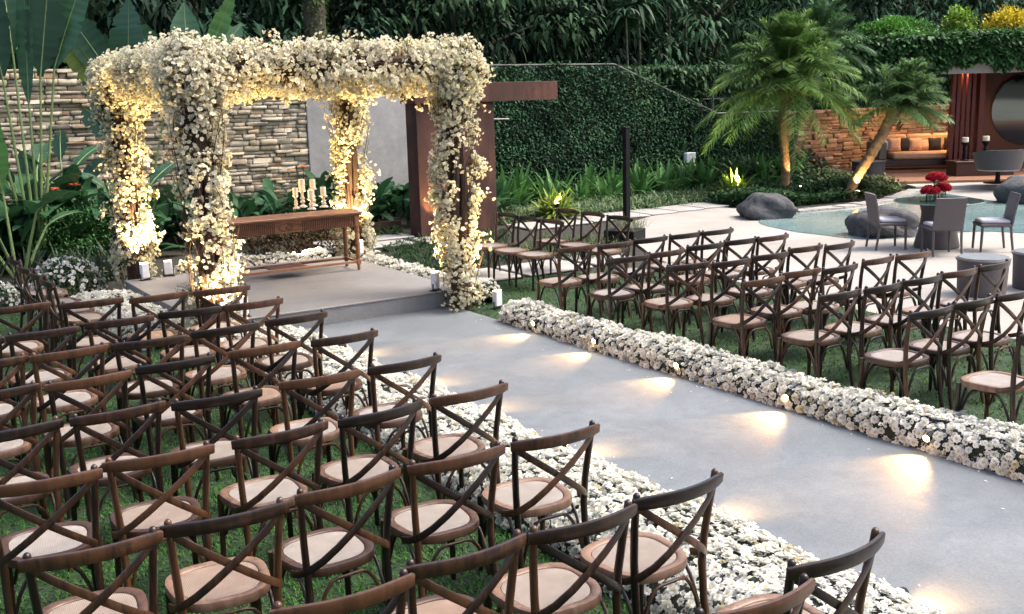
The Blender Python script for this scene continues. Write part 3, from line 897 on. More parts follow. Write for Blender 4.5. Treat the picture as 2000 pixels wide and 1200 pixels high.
# a few sprays that stand out of the outline
N = 420
ii = RNG.integers(0, len(cpos), N)
P = cpos[ii] + cnrm[ii] / np.linalg.norm(cnrm[ii], axis=1, keepdims=True) * RNG.uniform(.06, .19, (N, 1))
scatter(arch, 'blossom_spray', 'loose_blossom', [cluster_template(6, .12, .043) for _ in range(3)], P, frames(cnrm[ii]), RNG.uniform(.7, 1.1, N), 'petal')

# ------------------------------------------------------------------ banks of white flowers
def bloom_template(seed, n1=8, n2=6):
    V = []; F = []; C = []
    def ring(n, r0, r1, z0, z1, w, cin, cout, ph):
        for i in range(n):
            a = 2 * PI * i / n + ph + RNG.normal(0, .08)
            d = np.array([math.cos(a), math.sin(a)]); q = np.array([-d[1], d[0]]); dz = RNG.normal(0, .05)
            o = len(V)
            V.extend([(*(d * r0), z0), (*(d * (r0 + r1) * .55 - q * w), z1 * .8 + dz), (*(d * r1), z1 * .75 + dz), (*(d * (r0 + r1) * .55 + q * w), z1 * .8 + dz)])
            C.extend([cin, cout, cout, cout]); F.append((o, o + 1, o + 2, o + 3))
    ring(n1, .08, .52, .0, .10, .20, (.68, .68, .58), (.91, .91, .90), 0)
    ring(n2, .07, .36, .12, .34, .17, (.60, .60, .44), (.92, .92, .91), .4)
    ring(4, .0, .14, .26, .30, .09, (.55, .50, .24), (.62, .57, .32), .2)
    return np.array(V), np.array(F), np.array(C)
BLOOM = [bloom_template(i) for i in range(4)]
def flower_bank(name, label, spine, half, height, size=.047, dens=760, nparts=0, lumps=.12, cat='flower bank'):
    """mound along spine [(x,y),...] with blooms crowded over it"""
    e = empty(name, (0, 0, 0)); tag(e, label, cat)
    S = np.array(spine, float)
    seg = np.linalg.norm(np.diff(S, axis=0), axis=1); L = seg.sum(); cum = np.concatenate([[0], np.cumsum(seg)])
    def at(s):
        x = np.interp(s, cum, S[:, 0]); y = np.interp(s, cum, S[:, 1])
        e_ = 0.02
        tx = np.interp(s + e_, cum, S[:, 0]) - np.interp(s - e_, cum, S[:, 0]); ty = np.interp(s + e_, cum, S[:, 1]) - np.interp(s - e_, cum, S[:, 1])
        l = np.hypot(tx, ty) + 1e-9
        return x, y, tx / l, ty / l
    def surf(s, a):
        x, y, tx, ty = at(s)
        endf = np.sqrt(np.clip(np.minimum(s, L - s) / (half * .9) + .12, 0, 1))
        lump = 1 + lumps * (np.sin(s * 5.3 + 1) * .5 + np.sin(s * 11.1 + a * 2) * .35 + np.sin(s * 2.1 + a) * .5)
        ca, sa = np.cos(a), np.sin(a)
        wx = np.sign(ca) * np.abs(ca) ** .75 * half * endf * (1 + .5 * (lump - 1))
        hz = np.abs(sa) ** .6 * height * endf * lump
        return np.stack([x - ty * wx, y + tx * wx, hz], -1), np.stack([-ty * ca, tx * ca, np.abs(sa) + .15], -1)
    ns, na = max(8, int(L / .12)), 11
    sv = np.linspace(0, L, ns); av = np.linspace(0, PI, na)
    V = np.concatenate([surf(np.full(na, s), av)[0] * np.array([1, 1, .90]) for s in sv])
    F = np.array([(i * na + j, i * na + j + 1, i * na + na + j + 1, i * na + na + j) for i in range(ns - 1) for j in range(na - 1)])
    link('foliage', np_mesh('foliage', V, F, 'mound', None, True), e)
    per = PI * (half + height) * .62
    fa = np.linspace(0, PI, 400); fx = np.sign(np.cos(fa)) * np.abs(np.cos(fa)) ** .75 * half; fz = np.abs(np.sin(fa)) ** .6 * height
    al = np.concatenate([[0], np.cumsum(np.hypot(np.diff(fx), np.diff(fz)))])
    N = int(L * al[-1] * dens)
    s = (np.arange(N) + RNG.random(N)) / N * L
    a = np.interp((np.arange(N) * 0.6180339 + RNG.normal(0, .01, N)) % 1.0 * al[-1], al, fa)
    P, nr = surf(s, a)
    P = P + RNG.normal(0, .008, P.shape) + nr * RNG.uniform(-.030, .026, (N, 1))
    P[:, 2] = np.maximum(P[:, 2], .012)
    R = frames(nr + RNG.normal(0, .30, (N, 3)))
    sc = size * (.62 + .75 * RNG.random(N) ** 1.3)
    t = np.ones((N, 3)) * RNG.uniform(.86, 1.0, (N, 1)); t[:, 2] *= RNG.uniform(.95, 1.0, N)
    t[RNG.random(N) < .05] *= np.array([.80, .72, .55])
    dd = np.linalg.norm(P - np.array([0, 0, CAM_H]), axis=1)
    cf = _f / np.linalg.norm(_f); rel = P - np.array([0, 0, CAM_H]); zc = rel @ _f
    off = (np.abs(rel @ _r2) / zc > .47) | (np.abs(rel @ _u2) / zc > .28)
    scatter(e, 'bloom', 'blooms', BLOOM, P, R, sc, 'petal', t, nparts, dd + 100 * off)
    # sprigs of leaf between the flowers
    n2 = N // 5
    k = RNG.integers(0, N, n2)
    d = nr[k] + RNG.normal(0, .6, (n2, 3))
    v, f, c = blades(P[k] - nr[k] * .02, d, RNG.uniform(.03, .06, n2), .012, .3, 2, None, None, (.05, .085, .03))
    o = link('leaf_sprigs', np_mesh('leaf_sprigs', v, f, 'matt_leaf', c), e); o['kind'] = 'stuff'
    return e
flower_bank('flower_bank', 'long low bank of white flowers along the right edge of the aisle', [(6.43, 1.2), (6.43, 6), (6.44, 10.05)], .205, .225, .058, 800, 300)
flower_bank('flower_bank', 'wide low bank of white flowers between the left chairs and the aisle', [(3.62, 1.6), (3.62, 5), (3.62, 9.4), (3.55, 10.75)], .46, .215, .056, 820, 300)
flower_bank('flower_bank', 'short strip of white flowers along the right edge of the stage', [(6.64, 11.45), (6.66, 13), (6.62, 14.45)], .20, .25, .05, 700)
flower_bank('flower_bank', 'strip of white flowers along the back edge of the stage behind the table', [(3.9, 14.86), (5.2, 14.88), (6.3, 14.86)], .16, .33, .055, 650)
flower_bank('flower_bank', 'broad patch of white flowers on the grass at the left edge of the stage', [(2.80, 11.2), (2.78, 12.6), (2.72, 14.35)], .42, .20, .055, 620)
flower_bank('flower_bank', 'small mound of white flowers behind the right front post of the arch', [(6.72, 10.95), (6.80, 11.35)], .20, .25, .05, 700)

# ------------------------------------------------------------------ lamps
def flood(loc, rz, aim, watts, label, h=.20, ang=75):
    """white floodlight box on a bracket, tilted up"""
    e = empty('floodlight', loc, rz); tag(e, label, 'floodlight', 'white floodlights at the feet of the arch')
    m = MB(); m.box((-.055, -.035, 0.03), (.055, .035, .03 + h), .008)
    b = m.build('housing', 'white_plastic', e)
    m = MB(); m.box((-.046, -.026, .0305 + h), (.046, .026, .036 + h)); m.build('lens', 'flood_lens', b)
    m = MB(); m.tube([(-.066, 0, .09), (-.066, 0, .006), (.066, 0, .006), (.066, 0, .09)], .007, 6); m.build('bracket', 'black_metal', e)
    m = MB(); m.box((-.075, -.05, 0), (.075, .05, .006)); m.build('base_plate', 'black_metal', e)
    spot('flood_beam', (loc[0], loc[1], loc[2] + h + .06), aim, watts, ang, (1.0, .69, .32), .6, e)
    return e
FW = 200
flood((3.43, 14.50, SZ), .3, (3.42, 14.95, 1.6), FW * 1.5, 'white floodlight in front of the left rear post of the arch')
flood((3.78, 14.62, SZ), -.2, (3.6, 14.95, 2.6), FW, 'white floodlight on the stage corner, just right of another one', .18, 70)
flood((6.62, 14.50, SZ), .2, (6.76, 14.95, 1.6), FW * 1.5, 'white floodlight beside the altar table by the right rear post')
flood((6.08, 11.16, SZ), .6, (6.34, 10.92, 1.3), FW, 'white floodlight on the front right corner of the stage')
flood((6.66, 10.66, .004), .3, (6.40, 10.90, 1.5), FW * .8, 'white floodlight on the grass at the foot of the right front post', .19)
flood((3.66, 11.18, SZ), .1, (3.30, 11.02, 1.2), FW * 1.1, 'white floodlight on the stage beside the left front post of the arch')
flood((3.22, 10.58, .004), .3, (3.27, 11.0, 1.3), FW * .8, 'added white floodlight on the grass at the foot of the left front post')  # additional lamp, put in so the whole post is lit
flood((4.15, 15.22, .004), 0, (4.4, 12.9, HT), FW * 3.2, 'added white floodlight hidden behind the rear flower strip, left one', .16, 95)  # added to make the glow under the arch roof
flood((5.95, 15.22, .004), 0, (5.6, 12.9, HT), FW * 3.2, 'added white floodlight hidden behind the rear flower strip, right one', .16, 95)  # second lamp added for the same roof glow
def aisle_spot(x, y, dirx, label, watts=42.0):
    e = empty('aisle_spotlight', (x, y, .022)); tag(e, label, 'spotlight', 'small spotlights along the aisle')
    z = .115
    MB().tube([(0, 0, -.02), (0, 0, z - .02)], .006, 6).build('stake', 'black_metal', e)
    tl = Vector((dirx, 0, -.30)).normalized(); c = Vector((0, 0, z))
    MB().tube([tuple(c - tl * .05), tuple(c - tl * .03), tuple(c + tl * .03)], [.016, .026, .030], 10).build('housing', 'black_metal', e, True)
    q = tl.to_track_quat('Z', 'Y').to_euler()
    MB().lathe([(.025, 0), (.025, .004), (.016, .009), (.002, .011)], 12).build('lens', 'lamp_lens', e, True, loc=tuple(c + tl * .031), rot=q)
    p = Vector((x, y, .022)) + c + tl * .055
    spot('aisle_beam', tuple(p), tuple(p + Vector((dirx, -.12, -.36))), watts, 78, (1.0, .50, .17), 1.0, e)
for i, y in enumerate([9.20, 8.12, 6.90, 5.60, 4.31]):
    aisle_spot(6.225, y, -1, 'lit spotlight at the foot of the right flower bank, %s from the stage' % ORD[i])
for i, y in enumerate([9.50, 8.12, 7.12, 5.76, 4.36, 2.95]):
    aisle_spot(4.10, y, 1, 'lit spotlight behind the left flower bank, %s from the stage' % ORD[i], 26.0)
n = 70      # petals blown onto the aisle and the stage
xs = np.where(RNG.random(n) < .5, 4.1 + np.abs(RNG.normal(0, .25, n)), 6.2 - np.abs(RNG.normal(0, .22, n))); ys = RNG.uniform(2.5, 10.9, n)
V, F, C = blades(np.stack([xs, ys, np.full(n, .026)], -1), np.stack([RNG.normal(0, 1, n), RNG.normal(0, 1, n), np.full(n, .15)], -1), RNG.uniform(.012, .024, n), .012, .1, 2, [.5, 1, .3], None, (.80, .78, .70))
tag(link('fallen_petals', np_mesh('fallen_petals', V, F, 'petal', C)), 'few white petals fallen along the edges of the aisle', 'petals', kind='stuff')

# ------------------------------------------------------------------ garden walls
STONE = []
for k in range(14):      # unit stones: rough block with an uneven, rounded front (front is -Y)
    j = lambda s: random.uniform(-s, s)
    V = []
    for (i, y) in ((0.0, .5), (0.0, -.38), (.025, -.47), (.07, -.51)):
        ins = i
        V += [(-.5 + ins + j(.03), y + j(.05), -.5 + ins * 1.2 + j(.06)), (0 + j(.1), y + j(.06), -.5 + ins * 1.2 + j(.07)), (.5 - ins + j(.03), y + j(.05), -.5 + ins * 1.2 + j(.06)),
              (.5 - ins + j(.03), y + j(.05), .5 - ins * 1.2 + j(.06)), (0 + j(.1), y + j(.06), .5 - ins * 1.2 + j(.07)), (-.5 + ins + j(.03), y + j(.05), .5 - ins * 1.2 + j(.06))]
    F = []
    for r in range(3):
        for i in range(6):
            q = (i + 1) % 6
            F.append((r * 6 + i, r * 6 + q, r * 6 + 6 + q, r * 6 + 6 + i))
    F += [(18, 19, 22, 23), (19, 20, 21, 22)]
    STONE.append((np.array(V), np.array(F)))
def stone_wall(name, label, x0, x1, Y, ztop, mat, hs, ls, depth=.16, vis=None, cap=True):
    e = empty(name, (0, 0, 0)); tag(e, label, 'wall')
    MB().box((x0, Y, -.05), (x1, Y + .30, ztop - .02)).build('backing', 'mortar', e)
    mes = [np_mesh('stone', v, f, mat) for v, f in STONE]
    items = []
    z = 0.0
    while z < ztop - .03:
        h = min(random.uniform(*hs), ztop - z); x = x0 + random.uniform(-.1, 0)
        while x < x1 - .01:
            l = random.uniform(*ls)
            if x + l > x1 - .12: l = x1 - x
            if random.random() < .22 and h > .12:
                hh = h * random.uniform(.4, .6)
                items.append((x + l / 2, z + hh / 2, l, hh)); items.append((x + l / 2, z + (h + hh) / 2, l, h - hh))
            else:
                items.append((x + l / 2, z + h / 2, l, h))
            x += l
        z += h
    sc = [(-(it[2] * it[3]) + (0 if vis is None or vis(it[0], it[1]) else 50), i) for i, it in enumerate(items)]
    single = set(i for s, i in sorted(sc)[:300])
    out = []
    for i, (x, z, l, h) in enumerate(items):
        w = random.randrange(len(STONE)); dy = random.uniform(-.04, .04)
        S = np.array([l - .008, depth, h - .006]); P = np.array([x, Y - .02 + dy, z])
        if i in single:
            link('stone', mes[w], e, tuple(P), None, tuple(S))
        else:
            v, f = STONE[w]
            out.append((v * S + P, f, np.ones((len(v), 3))))
    if out:
        V, F, C = merge(out)
        o = link('stones', np_mesh('stones', V, F, mat), e); o['kind'] = 'stuff'
    return e
stone_wall('stone_wall', 'tall pale stacked-stone wall behind the flower arch', -1.5, 8.50, 21.0, 3.27, 'wall_stone', (.055, .125), (.12, .46), .18, lambda x, z: x > 2.6 and z > 1.0)
stone_wall('stone_wall', 'low reddish stacked-stone wall behind the sofa', 22.9, 33.0, 21.0, 1.90, 'warm_stone', (.09, .16), (.22, .50), .16, lambda x, z: z > .3 and x < 31)
cw = empty('concrete_wall', (0, 0, 0)); tag(cw, 'smooth grey concrete wall between the stone wall and the ivy wall', 'wall')
MB().box((8.50, 20.86, -.05), (12.60, 21.2, 2.95), .01).build('panel', 'panel_concrete', cw)
# ivy wall with a top that slopes down to the right
iv = empty('ivy_wall', (0, 0, 0)); tag(iv, 'dark green ivy-covered wall with a sloping top edge', 'wall')
TOP = [(12.6, 3.22), (16.75, 3.22), (20.3, 1.90), (22.9, 1.88)]
m = MB()
for y0, y1 in ((21.0, 21.3),):
    pts = [(12.6, -.05), (22.9, -.05)] + [p for p in TOP[::-1]]
    n = len(pts)
    V = [(x, y0, z) for x, z in pts] + [(x, y1, z) for x, z in pts]
    m.add(V, [tuple(range(n)), tuple(range(2 * n - 1, n - 1, -1))] + [((i + 1) % n, i, n + i, n + (i + 1) % n) for i in range(n)])
m.build('core', 'mound', iv)
m = MB()
for (xa, za), (xb, zb) in zip(TOP[:-1], TOP[1:]):
    m.board([(xa, 21.15, za + .03), (xb, 21.15, zb + .03)], (0, 1, 0), .36, .035)
m.build('coping', 'coping_stone', iv)
def leaf_sheet(N, xr, zfun, Y, size, col, out=.05):
    x = RNG.uniform(*xr, N); zt = np.interp(x, [p[0] for p in zfun], [p[1] for p in zfun]); z = RNG.random(N) * zt
    base = np.stack([x, Y - RNG.uniform(.0, out, N), z], -1)
    d = np.stack([RNG.normal(0, .8, N), -RNG.uniform(.2, .9, N), RNG.normal(-.35, .6, N)], -1)
    tone = .95 + .35 * np.sin(x * 1.9 + 1.5 * np.sin(z * 2.3)) * np.cos(z * 2.9 + x * .7) + .15 * np.sin(x * 6.1 + z * 5)
    return blades(base, d, size * RNG.uniform(.7, 1.3, N), size * .75, .2, 2, [.55, 1.0, .15], None, np.array(col) * tone[:, None] * np.stack([1 + .5 * np.clip(tone - 1, 0, 1), np.ones(N), np.ones(N)], -1), 0, .35)
v, f, c = leaf_sheet(34000, (12.6, 22.9), TOP, 20.98, .062, (.040, .100, .048))
o = link('ivy', np_mesh('ivy', v, f, 'tree_leaf', c), iv); o['kind'] = 'stuff'
n = 1500      # shoots that climb over the coping
x = RNG.uniform(12.6, 22.9, n); x = x[np.sin(x * 4.3) + np.sin(x * 1.7 + 2) + RNG.normal(0, .5, n) > .5]; n = len(x)
zt = np.interp(x, [p[0] for p in TOP], [p[1] for p in TOP])
v, f, c = blades(np.stack([x, 20.95 + RNG.uniform(-.04, .2, n), zt + RNG.normal(.02, .06, n)], -1), np.stack([RNG.normal(0, .8, n), -RNG.uniform(0, .8, n), RNG.normal(.3, .7, n)], -1), RNG.uniform(.05, .10, n), .055, .3, 2, [.5, 1, .15], None, (.06, .14, .05), 0, .3)
o = link('ivy_shoots', np_mesh('ivy_shoots', v, f, 'tree_leaf', c), iv); o['kind'] = 'stuff'

# ------------------------------------------------------------------ rusty steel portal
co = empty('steel_portal', (0, 0, 0)); tag(co, 'rust-brown weathering steel pillar with a beam jutting right, behind the arch', 'portal')
MB().box((9.12, 17.2, -.05), (10.80, 17.62, 2.449), .006).build('pillar', 'corten', co)
MB().box((9.06, 17.12, 2.451), (12.24, 17.70, 2.81), .006).build('beam', 'corten', co)
MB().tube([(10.82, 17.3, 2.12), (11.2, 17.3, 2.11)], .012, 6).build('rod', 'steel', co)
pb = empty('planter_edge', (8.4, 18.2, 0)); tag(pb, 'low dark planter edge beside the steel pillar', 'planter')
m = MB(); m.box((-.2, -.2, 0), (.72, -.14, .26)); m.build('front_board', 'dark_timber', pb)
m = MB(); m.box((-.2, -.139, 0), (-.14, .6, .262)); m.build('side_board', 'dark_timber', pb)

# ------------------------------------------------------------------ grass
NG = 210000
P = np.stack([RNG.uniform(-3.5, 10.2, NG), RNG.uniform(2.0, 15.4, NG), np.zeros(NG)], -1)
LAWN = [(-9, -4), (9.85, -4), (9.85, 8), (10.2, 10.6), (9.6, 12.1), (6.2, 12.4), (3.0, 11.6), (2.9, 14.0), (1.6, 15.2), (-9, 15.6)]
rel = P - np.array([0, 0, CAM_H]); zc = rel @ _f
seen = (zc > .5) & (np.abs(rel @ _r2) / np.maximum(zc, .1) < .56) & (np.abs(rel @ _u2) / np.maximum(zc, .1) < .36)
ok = inpoly(P, LAWN) & ~((P[:, 0] > 3.95) & (P[:, 0] < 6.32) & (P[:, 1] < 11.2)) & ~((P[:, 0] > 3.15) & (P[:, 0] < 6.45) & (P[:, 1] > 11.0)) & seen
P = P[ok]
P = P[RNG.random(len(P)) < np.clip(3.6 / np.linalg.norm(P, axis=1), .22, 1)]
n = len(P)
parts = []
for k in range(4):
    q = P + np.stack([RNG.normal(0, .022, n), RNG.normal(0, .022, n), np.zeros(n)], -1)
    d = np.stack([RNG.normal(0, .55, n), RNG.normal(0, .55, n), np.ones(n)], -1)
    hue = np.stack([RNG.uniform(.022, .060, n), RNG.uniform(.085, .150, n), RNG.uniform(.012, .026, n)], -1)
    parts.append(blades(q, d, RNG.uniform(.025, .062, n), .0075, .45, 1, [1, .3], None, hue))
v, f, c = merge(parts)
tag(link('grass', np_mesh('grass', v, f, 'matt_leaf', c)), 'short green lawn grass under the chairs', 'grass', kind='stuff')

# ------------------------------------------------------------------ plants
ORDN = ['first','second','third','fourth','fifth','sixth','seventh','eighth','ninth','tenth','eleventh','twelfth','thirteenth','fourteenth']
def plant_obj(name, loc, label, cat, group, parts, rz=0.0, sc=1.0):
    e = empty(name, loc, rz); e.scale = (sc, sc, sc)
    tag(e, label, cat, group)
    for nm, me in parts:
        link(nm, me, e)
    return e
def rosette(n, L, W, col, elev=(.5, 1.3), droop=.55, k=6, prof=None, fold=.25, stems=0.0, rad=.06):
    az = RNG.uniform(0, 2 * PI, n); el = RNG.uniform(*elev, n)
    d = np.stack([np.cos(az) * np.cos(el), np.sin(az) * np.cos(el), np.sin(el)], -1)
    base = np.stack([RNG.normal(0, rad, n), RNG.normal(0, rad, n), RNG.uniform(0, stems, n)], -1)
    return blades(base, d, L * RNG.uniform(.65, 1.15, n), W * RNG.uniform(.75, 1.2, n), droop * RNG.uniform(.6, 1.3, n), k, prof, None, col, fold, .22)
STRAP = [.55, .95, 1.0, .9, .7, .42, .06]
BROAD = [.10, .50, .88, 1.0, .92, .62, .08]
strap_me = [np_mesh('strap_leaves', *rosette(26, .80, .075, (.055, .135, .045), (.55, 1.45), .55, 6, STRAP)[:2], 'leaf', None) for _ in range(0)]
def mk(nm, mat, *a, **k):
    v, f, c = rosette(*a, **k)
    return np_mesh(nm, v, f, mat, c)
strap_me = [mk('leaves', 'leaf', 34, 1.18, .095, (.075, .185, .050), elev=(.65, 1.5), droop=.45, k=6, prof=STRAP) for _ in range(5)]
spots_ = []
for i in range(13):
    spots_.append((11.4 + i * .82 + random.uniform(-.2, .2), 19.6 + random.uniform(-.15, .25)))
for i in range(14):
    spots_.append((11.2 + i * .84 + random.uniform(-.2, .2), 20.35 + random.uniform(-.15, .2)))
for i, (x, y) in enumerate(spots_):
    plant_obj('strap_leaf_plant', (x, y, 0), 'strap-leaf clump along the ivy wall, %s from the left in the %s row' % (ORDN[i if i < 13 else i - 13], 'front' if i < 13 else 'rear'), 'plant', 'strap-leaf clumps along the ivy wall', [('leaves', strap_me[i % 5])], random.uniform(0, 6), random.uniform(.85, 1.25))
broad_me = [mk('leaves', 'leaf', 34, .72, .18, (.030, .090, .036), elev=(.45, 1.45), droop=.45, k=6, prof=BROAD, stems=.55, rad=.16) for _ in range(5)]
spots_ = []
for i in range(13):
    spots_.append((4.3 + i * .62 + random.uniform(-.15, .15), 19.1 + random.uniform(-.25, .25)))
for i in range(12):
    spots_.append((4.1 + i * .66 + random.uniform(-.15, .15), 20.1 + random.uniform(-.2, .2)))
for i, (x, y) in enumerate(spots_):
    if 9.0 < x < 11 and y < 19: continue
    plant_obj('broad_leaf_plant', (x, y, 0), 'dark glossy broad-leaved plant behind the arch, %s from the left in the %s row' % (ORDN[i if i < 13 else i - 13], 'front' if i < 13 else 'rear'), 'plant', 'broad-leaved plants behind the arch', [('leaves', broad_me[i % 5])], random.uniform(0, 6), random.uniform(.9, 1.35))
for i in range(14):
    x, y = 1.2 + (i % 7) * .50 + random.uniform(-.12, .12), 18.3 + (i // 7) * 1.1 + random.uniform(-.2, .2)
    plant_obj('broad_leaf_plant', (x, y, 0), 'dark broad-leaved plant under the banana leaves, %s from the left in the %s row' % (ORDN[i % 7], 'front' if i < 7 else 'rear'), 'plant', 'broad-leaved plants at far left', [('leaves', broad_me[i % 5])], random.uniform(0, 6), random.uniform(1.2, 1.75))
# orange canna flowers
def canna(p, label):
    e = empty('orange_flower', tuple(p)); tag(e, label, 'flower', 'orange flowers among the broad leaves')
    MB().tube([(0, 0, -.6), (0.01, 0, 0)], .008, 5).build('stem', 'mound', e)
    n = 9; a = np.linspace(0, 2 * PI, n, endpoint=False)
    d = np.stack([np.cos(a), np.sin(a), RNG.uniform(.2, .9, n)], -1)
    v, f, c = blades(np.zeros((n, 3)), d, .13, .06, .3, 3, [.4, 1, .8, .1], None, (.50, .10, .04))
    link('petals', np_mesh('petals', v, f, 'petal', c), e)
canna(G(565, 338, 1.05) * 0 + np.array([7.55, 18.9, 1.32]), 'orange flower above the leaves behind the candles')
canna(np.array([3.05, 18.3, 1.25]), 'orange flower among leaves left of the arch, left one')
canna(np.array([3.35, 18.3, 1.30]), 'orange flower among leaves left of the arch, right one')
# arching grass-like border in front of the strap leaves
LAMPS = [G(1088, 398, .35)[:2], G(1440, 362, .35)[:2], G(1655, 386)[:2] + np.array([-.05, -.33]), G(1530, 380)[:2] + np.array([.15, -.40])]
def clear_of_lamps(Q):
    ok = np.ones(len(Q), bool)
    for l in LAMPS:
        ok &= np.hypot(Q[:, 0] - l[0], Q[:, 1] - l[1] - .1) > .38
    return ok
def border(name, label, poly, N, L, W, colA, colB, hgt=.0, droop=.8):
    P0 = np.array(poly); lo, hi = P0.min(0), P0.max(0)
    Q = np.stack([RNG.uniform(lo[0], hi[0], N), RNG.uniform(lo[1], hi[1], N), np.zeros(N)], -1)
    Q = Q[inpoly(Q, poly)]; Q = Q[clear_of_lamps(Q)]; n = len(Q)
    parts = []
    for k in range(9):
        az = RNG.uniform(0, 2 * PI, n); el = RNG.uniform(.5, 1.4, n)
        d = np.stack([np.cos(az) * np.cos(el), np.sin(az) * np.cos(el), np.sin(el)], -1)
        mixv = RNG.random((n, 1)) ** 2
        parts.append(blades(Q + RNG.normal(0, .03, (n, 3)) * np.array([1, 1, 0]), d, L * RNG.uniform(.6, 1.2, n), W, droop * RNG.uniform(.6, 1.3, n), 4, [.7, 1, .9, .6, .1], None, np.array(colA) * (1 - mixv) + np.array(colB) * mixv))
    v, f, c = merge(parts)
    o = link(name, np_mesh(name, v, f, 'leaf', c)); tag(o, label, 'ground cover', kind='stuff')
border('grass_border', 'arching grassy border plants between the strap leaves and the slabs', [(11.0, 18.0), (12.4, 17.62), (17.2, 17.9), (19.0, 18.2), (19.4, 19.6), (11.0, 19.5)], 1100, .58, .028, (.045, .100, .035), (.26, .33, .17))
border('grass_border', 'arching grassy border plants left of the steel pillar', [(7.6, 17.9), (9.05, 17.8), (9.05, 18.9), (7.6, 18.9)], 200, .55, .026, (.045, .10, .03), (.14, .21, .09))
border('low_grass', 'dark fine grass tuft bed between the stage flowers and the steel pillar', [(7.1, 13.6), (8.6, 13.4), (10.8, 16.9), (8.9, 17.1), (7.7, 16.2)], 900, .26, .014, (.012, .038, .012), (.03, .07, .02))
border('low_grass', 'fine green tufts behind the side chairs right of the arch', [(9.5, 12.9), (10.6, 12.8), (11.6, 14.4), (10.6, 15.4), (9.4, 14.6)], 420, .34, .012, (.03, .08, .02), (.16, .18, .08))
# leafy ground cover round the palms
def cover(name, label, poly, N, size, col, zr, mat='leaf'):
    P0 = np.array(poly); lo, hi = P0.min(0), P0.max(0)
    Q = np.stack([RNG.uniform(lo[0], hi[0], N), RNG.uniform(lo[1], hi[1], N), RNG.uniform(0, 1, N)], -1)
    Q = Q[inpoly(Q, poly)]; Q = Q[clear_of_lamps(Q)]; n = len(Q)
    Q[:, 2] *= zr * (.6 + .4 * np.sin(Q[:, 0] * 2.1) * np.cos(Q[:, 1] * 1.7))
    d = np.stack([RNG.normal(0, 1, n), RNG.normal(0, 1, n), RNG.uniform(.1, 1.2, n)], -1)
    v, f, c = blades(Q, d, size * RNG.uniform(.6, 1.3, n), size * .5, .3, 2, [.4, 1, .1], None, col, 0, .3)
    tag(link(name, np_mesh(name, v, f, mat, c)), label, 'ground cover', kind='stuff')
cover('leafy_cover', 'low leafy ground cover round the palms beside the pool', [(16.6, 17.2), (17.0, 16.0), (19.9, 15.6), (22.3, 16.6), (22.6, 19.2), (19, 19.9), (17.4, 18.4)], 30000, .12, (.035, .085, .03), .42)
cover('leafy_cover', 'olive green ground cover in front of the sofa', [(19.9, 15.6), (22.2, 16.4), (23.5, 18.6), (21.5, 19.0), (20.6, 17.4)], 9000, .12, (.10, .13, .05), .48)
cover('leafy_cover', 'dark planting under the ivy wall right of the strap leaves', [(19.2, 19.6), (23.0, 19.3), (23.4, 20.9), (19.2, 20.9)], 7000, .16, (.03, .08, .03), .8)

# rounded shrubs
def shrub(name, loc, r, label, col, N, size, leafmat='matt_leaf', group=None):
    e = empty(name, loc); tag(e, label, 'shrub', group)
    m = MB()
    for k in range(7):
        a = random.uniform(0, 2 * PI)
        m.tube([(0, 0, -.02), (r[0] * .3 * math.cos(a), r[1] * .3 * math.sin(a), r[2] * .5), (r[0] * .65 * math.cos(a), r[1] * .65 * math.sin(a), r[2] * .9)], [.025, .016, .006], 5, False)
    m.build('stems', 'tree_bark', e)
    d = RNG.normal(0, 1, (N, 3)); d[:, 2] = np.abs(d[:, 2]); d /= np.linalg.norm(d, axis=1, keepdims=True)
    bump = 1 + .14 * np.sin(d[:, 0] * 7 + d[:, 1] * 4) + .10 * np.sin(d[:, 2] * 9 + d[:, 0] * 5)
    Q = d * np.array(r) * (bump * RNG.uniform(.55, 1.03, N) ** .6)[:, None]
    v, f, c = blades(Q, d + RNG.normal(0, .7, (N, 3)), size * RNG.uniform(.6, 1.3, N), size * .42, .25, 2, [.4, 1, .1], None, col, 0, .3)
    o = link('foliage', np_mesh('foliage', v, f, leafmat, c), e); o['kind'] = 'stuff'
    return e
shrub('brown_shrub', (6.35, 16.35, 0), (1.05, .55, .62), 'rounded brown-leaved shrub behind the altar table', (.070, .048, .022), 5200, .075)
shrub('fine_shrub', (3.35, 18.0, 0), (1.05, .8, 1.02), 'feathery bright green shrub left of the flower arch', (.040, .115, .030), 9000, .07)
shrub('white_flower_shrub', (2.55, 15.25, 0), (.50, .45, .52), 'shrub speckled with white flowers behind the left side chairs', (.05, .085, .035), 1700, .08)
shrub('white_flower_shrub', (1.35, 15.0, 0), (.60, .5, .40), 'low white-flowered shrub at the far left edge', (.04, .08, .035), 1500, .07)
for loc, r, lab in (((2.55, 15.25, 0), (.52, .47, .54), 'white blossoms scattered over the shrub behind the side chairs'), ((1.35, 15.0, 0), (.62, .52, .42), 'white blossoms over the low shrub at the far left edge')):
    N = 420
    d = RNG.normal(0, 1, (N, 3)); d[:, 2] = np.abs(d[:, 2]); d /= np.linalg.norm(d, axis=1, keepdims=True)
    host = [o for o in bpy.data.objects if o.name.startswith('white_flower_shrub') and abs(o.location.x - loc[0]) < .01][0]
    scatter(host, 'bloom', 'blossoms', BLOOM, d * np.array(r) * RNG.uniform(.9, 1.05, (N, 1)), frames(d + RNG.normal(0, .3, (N, 3))), RNG.uniform(.04, .065, N), 'petal')
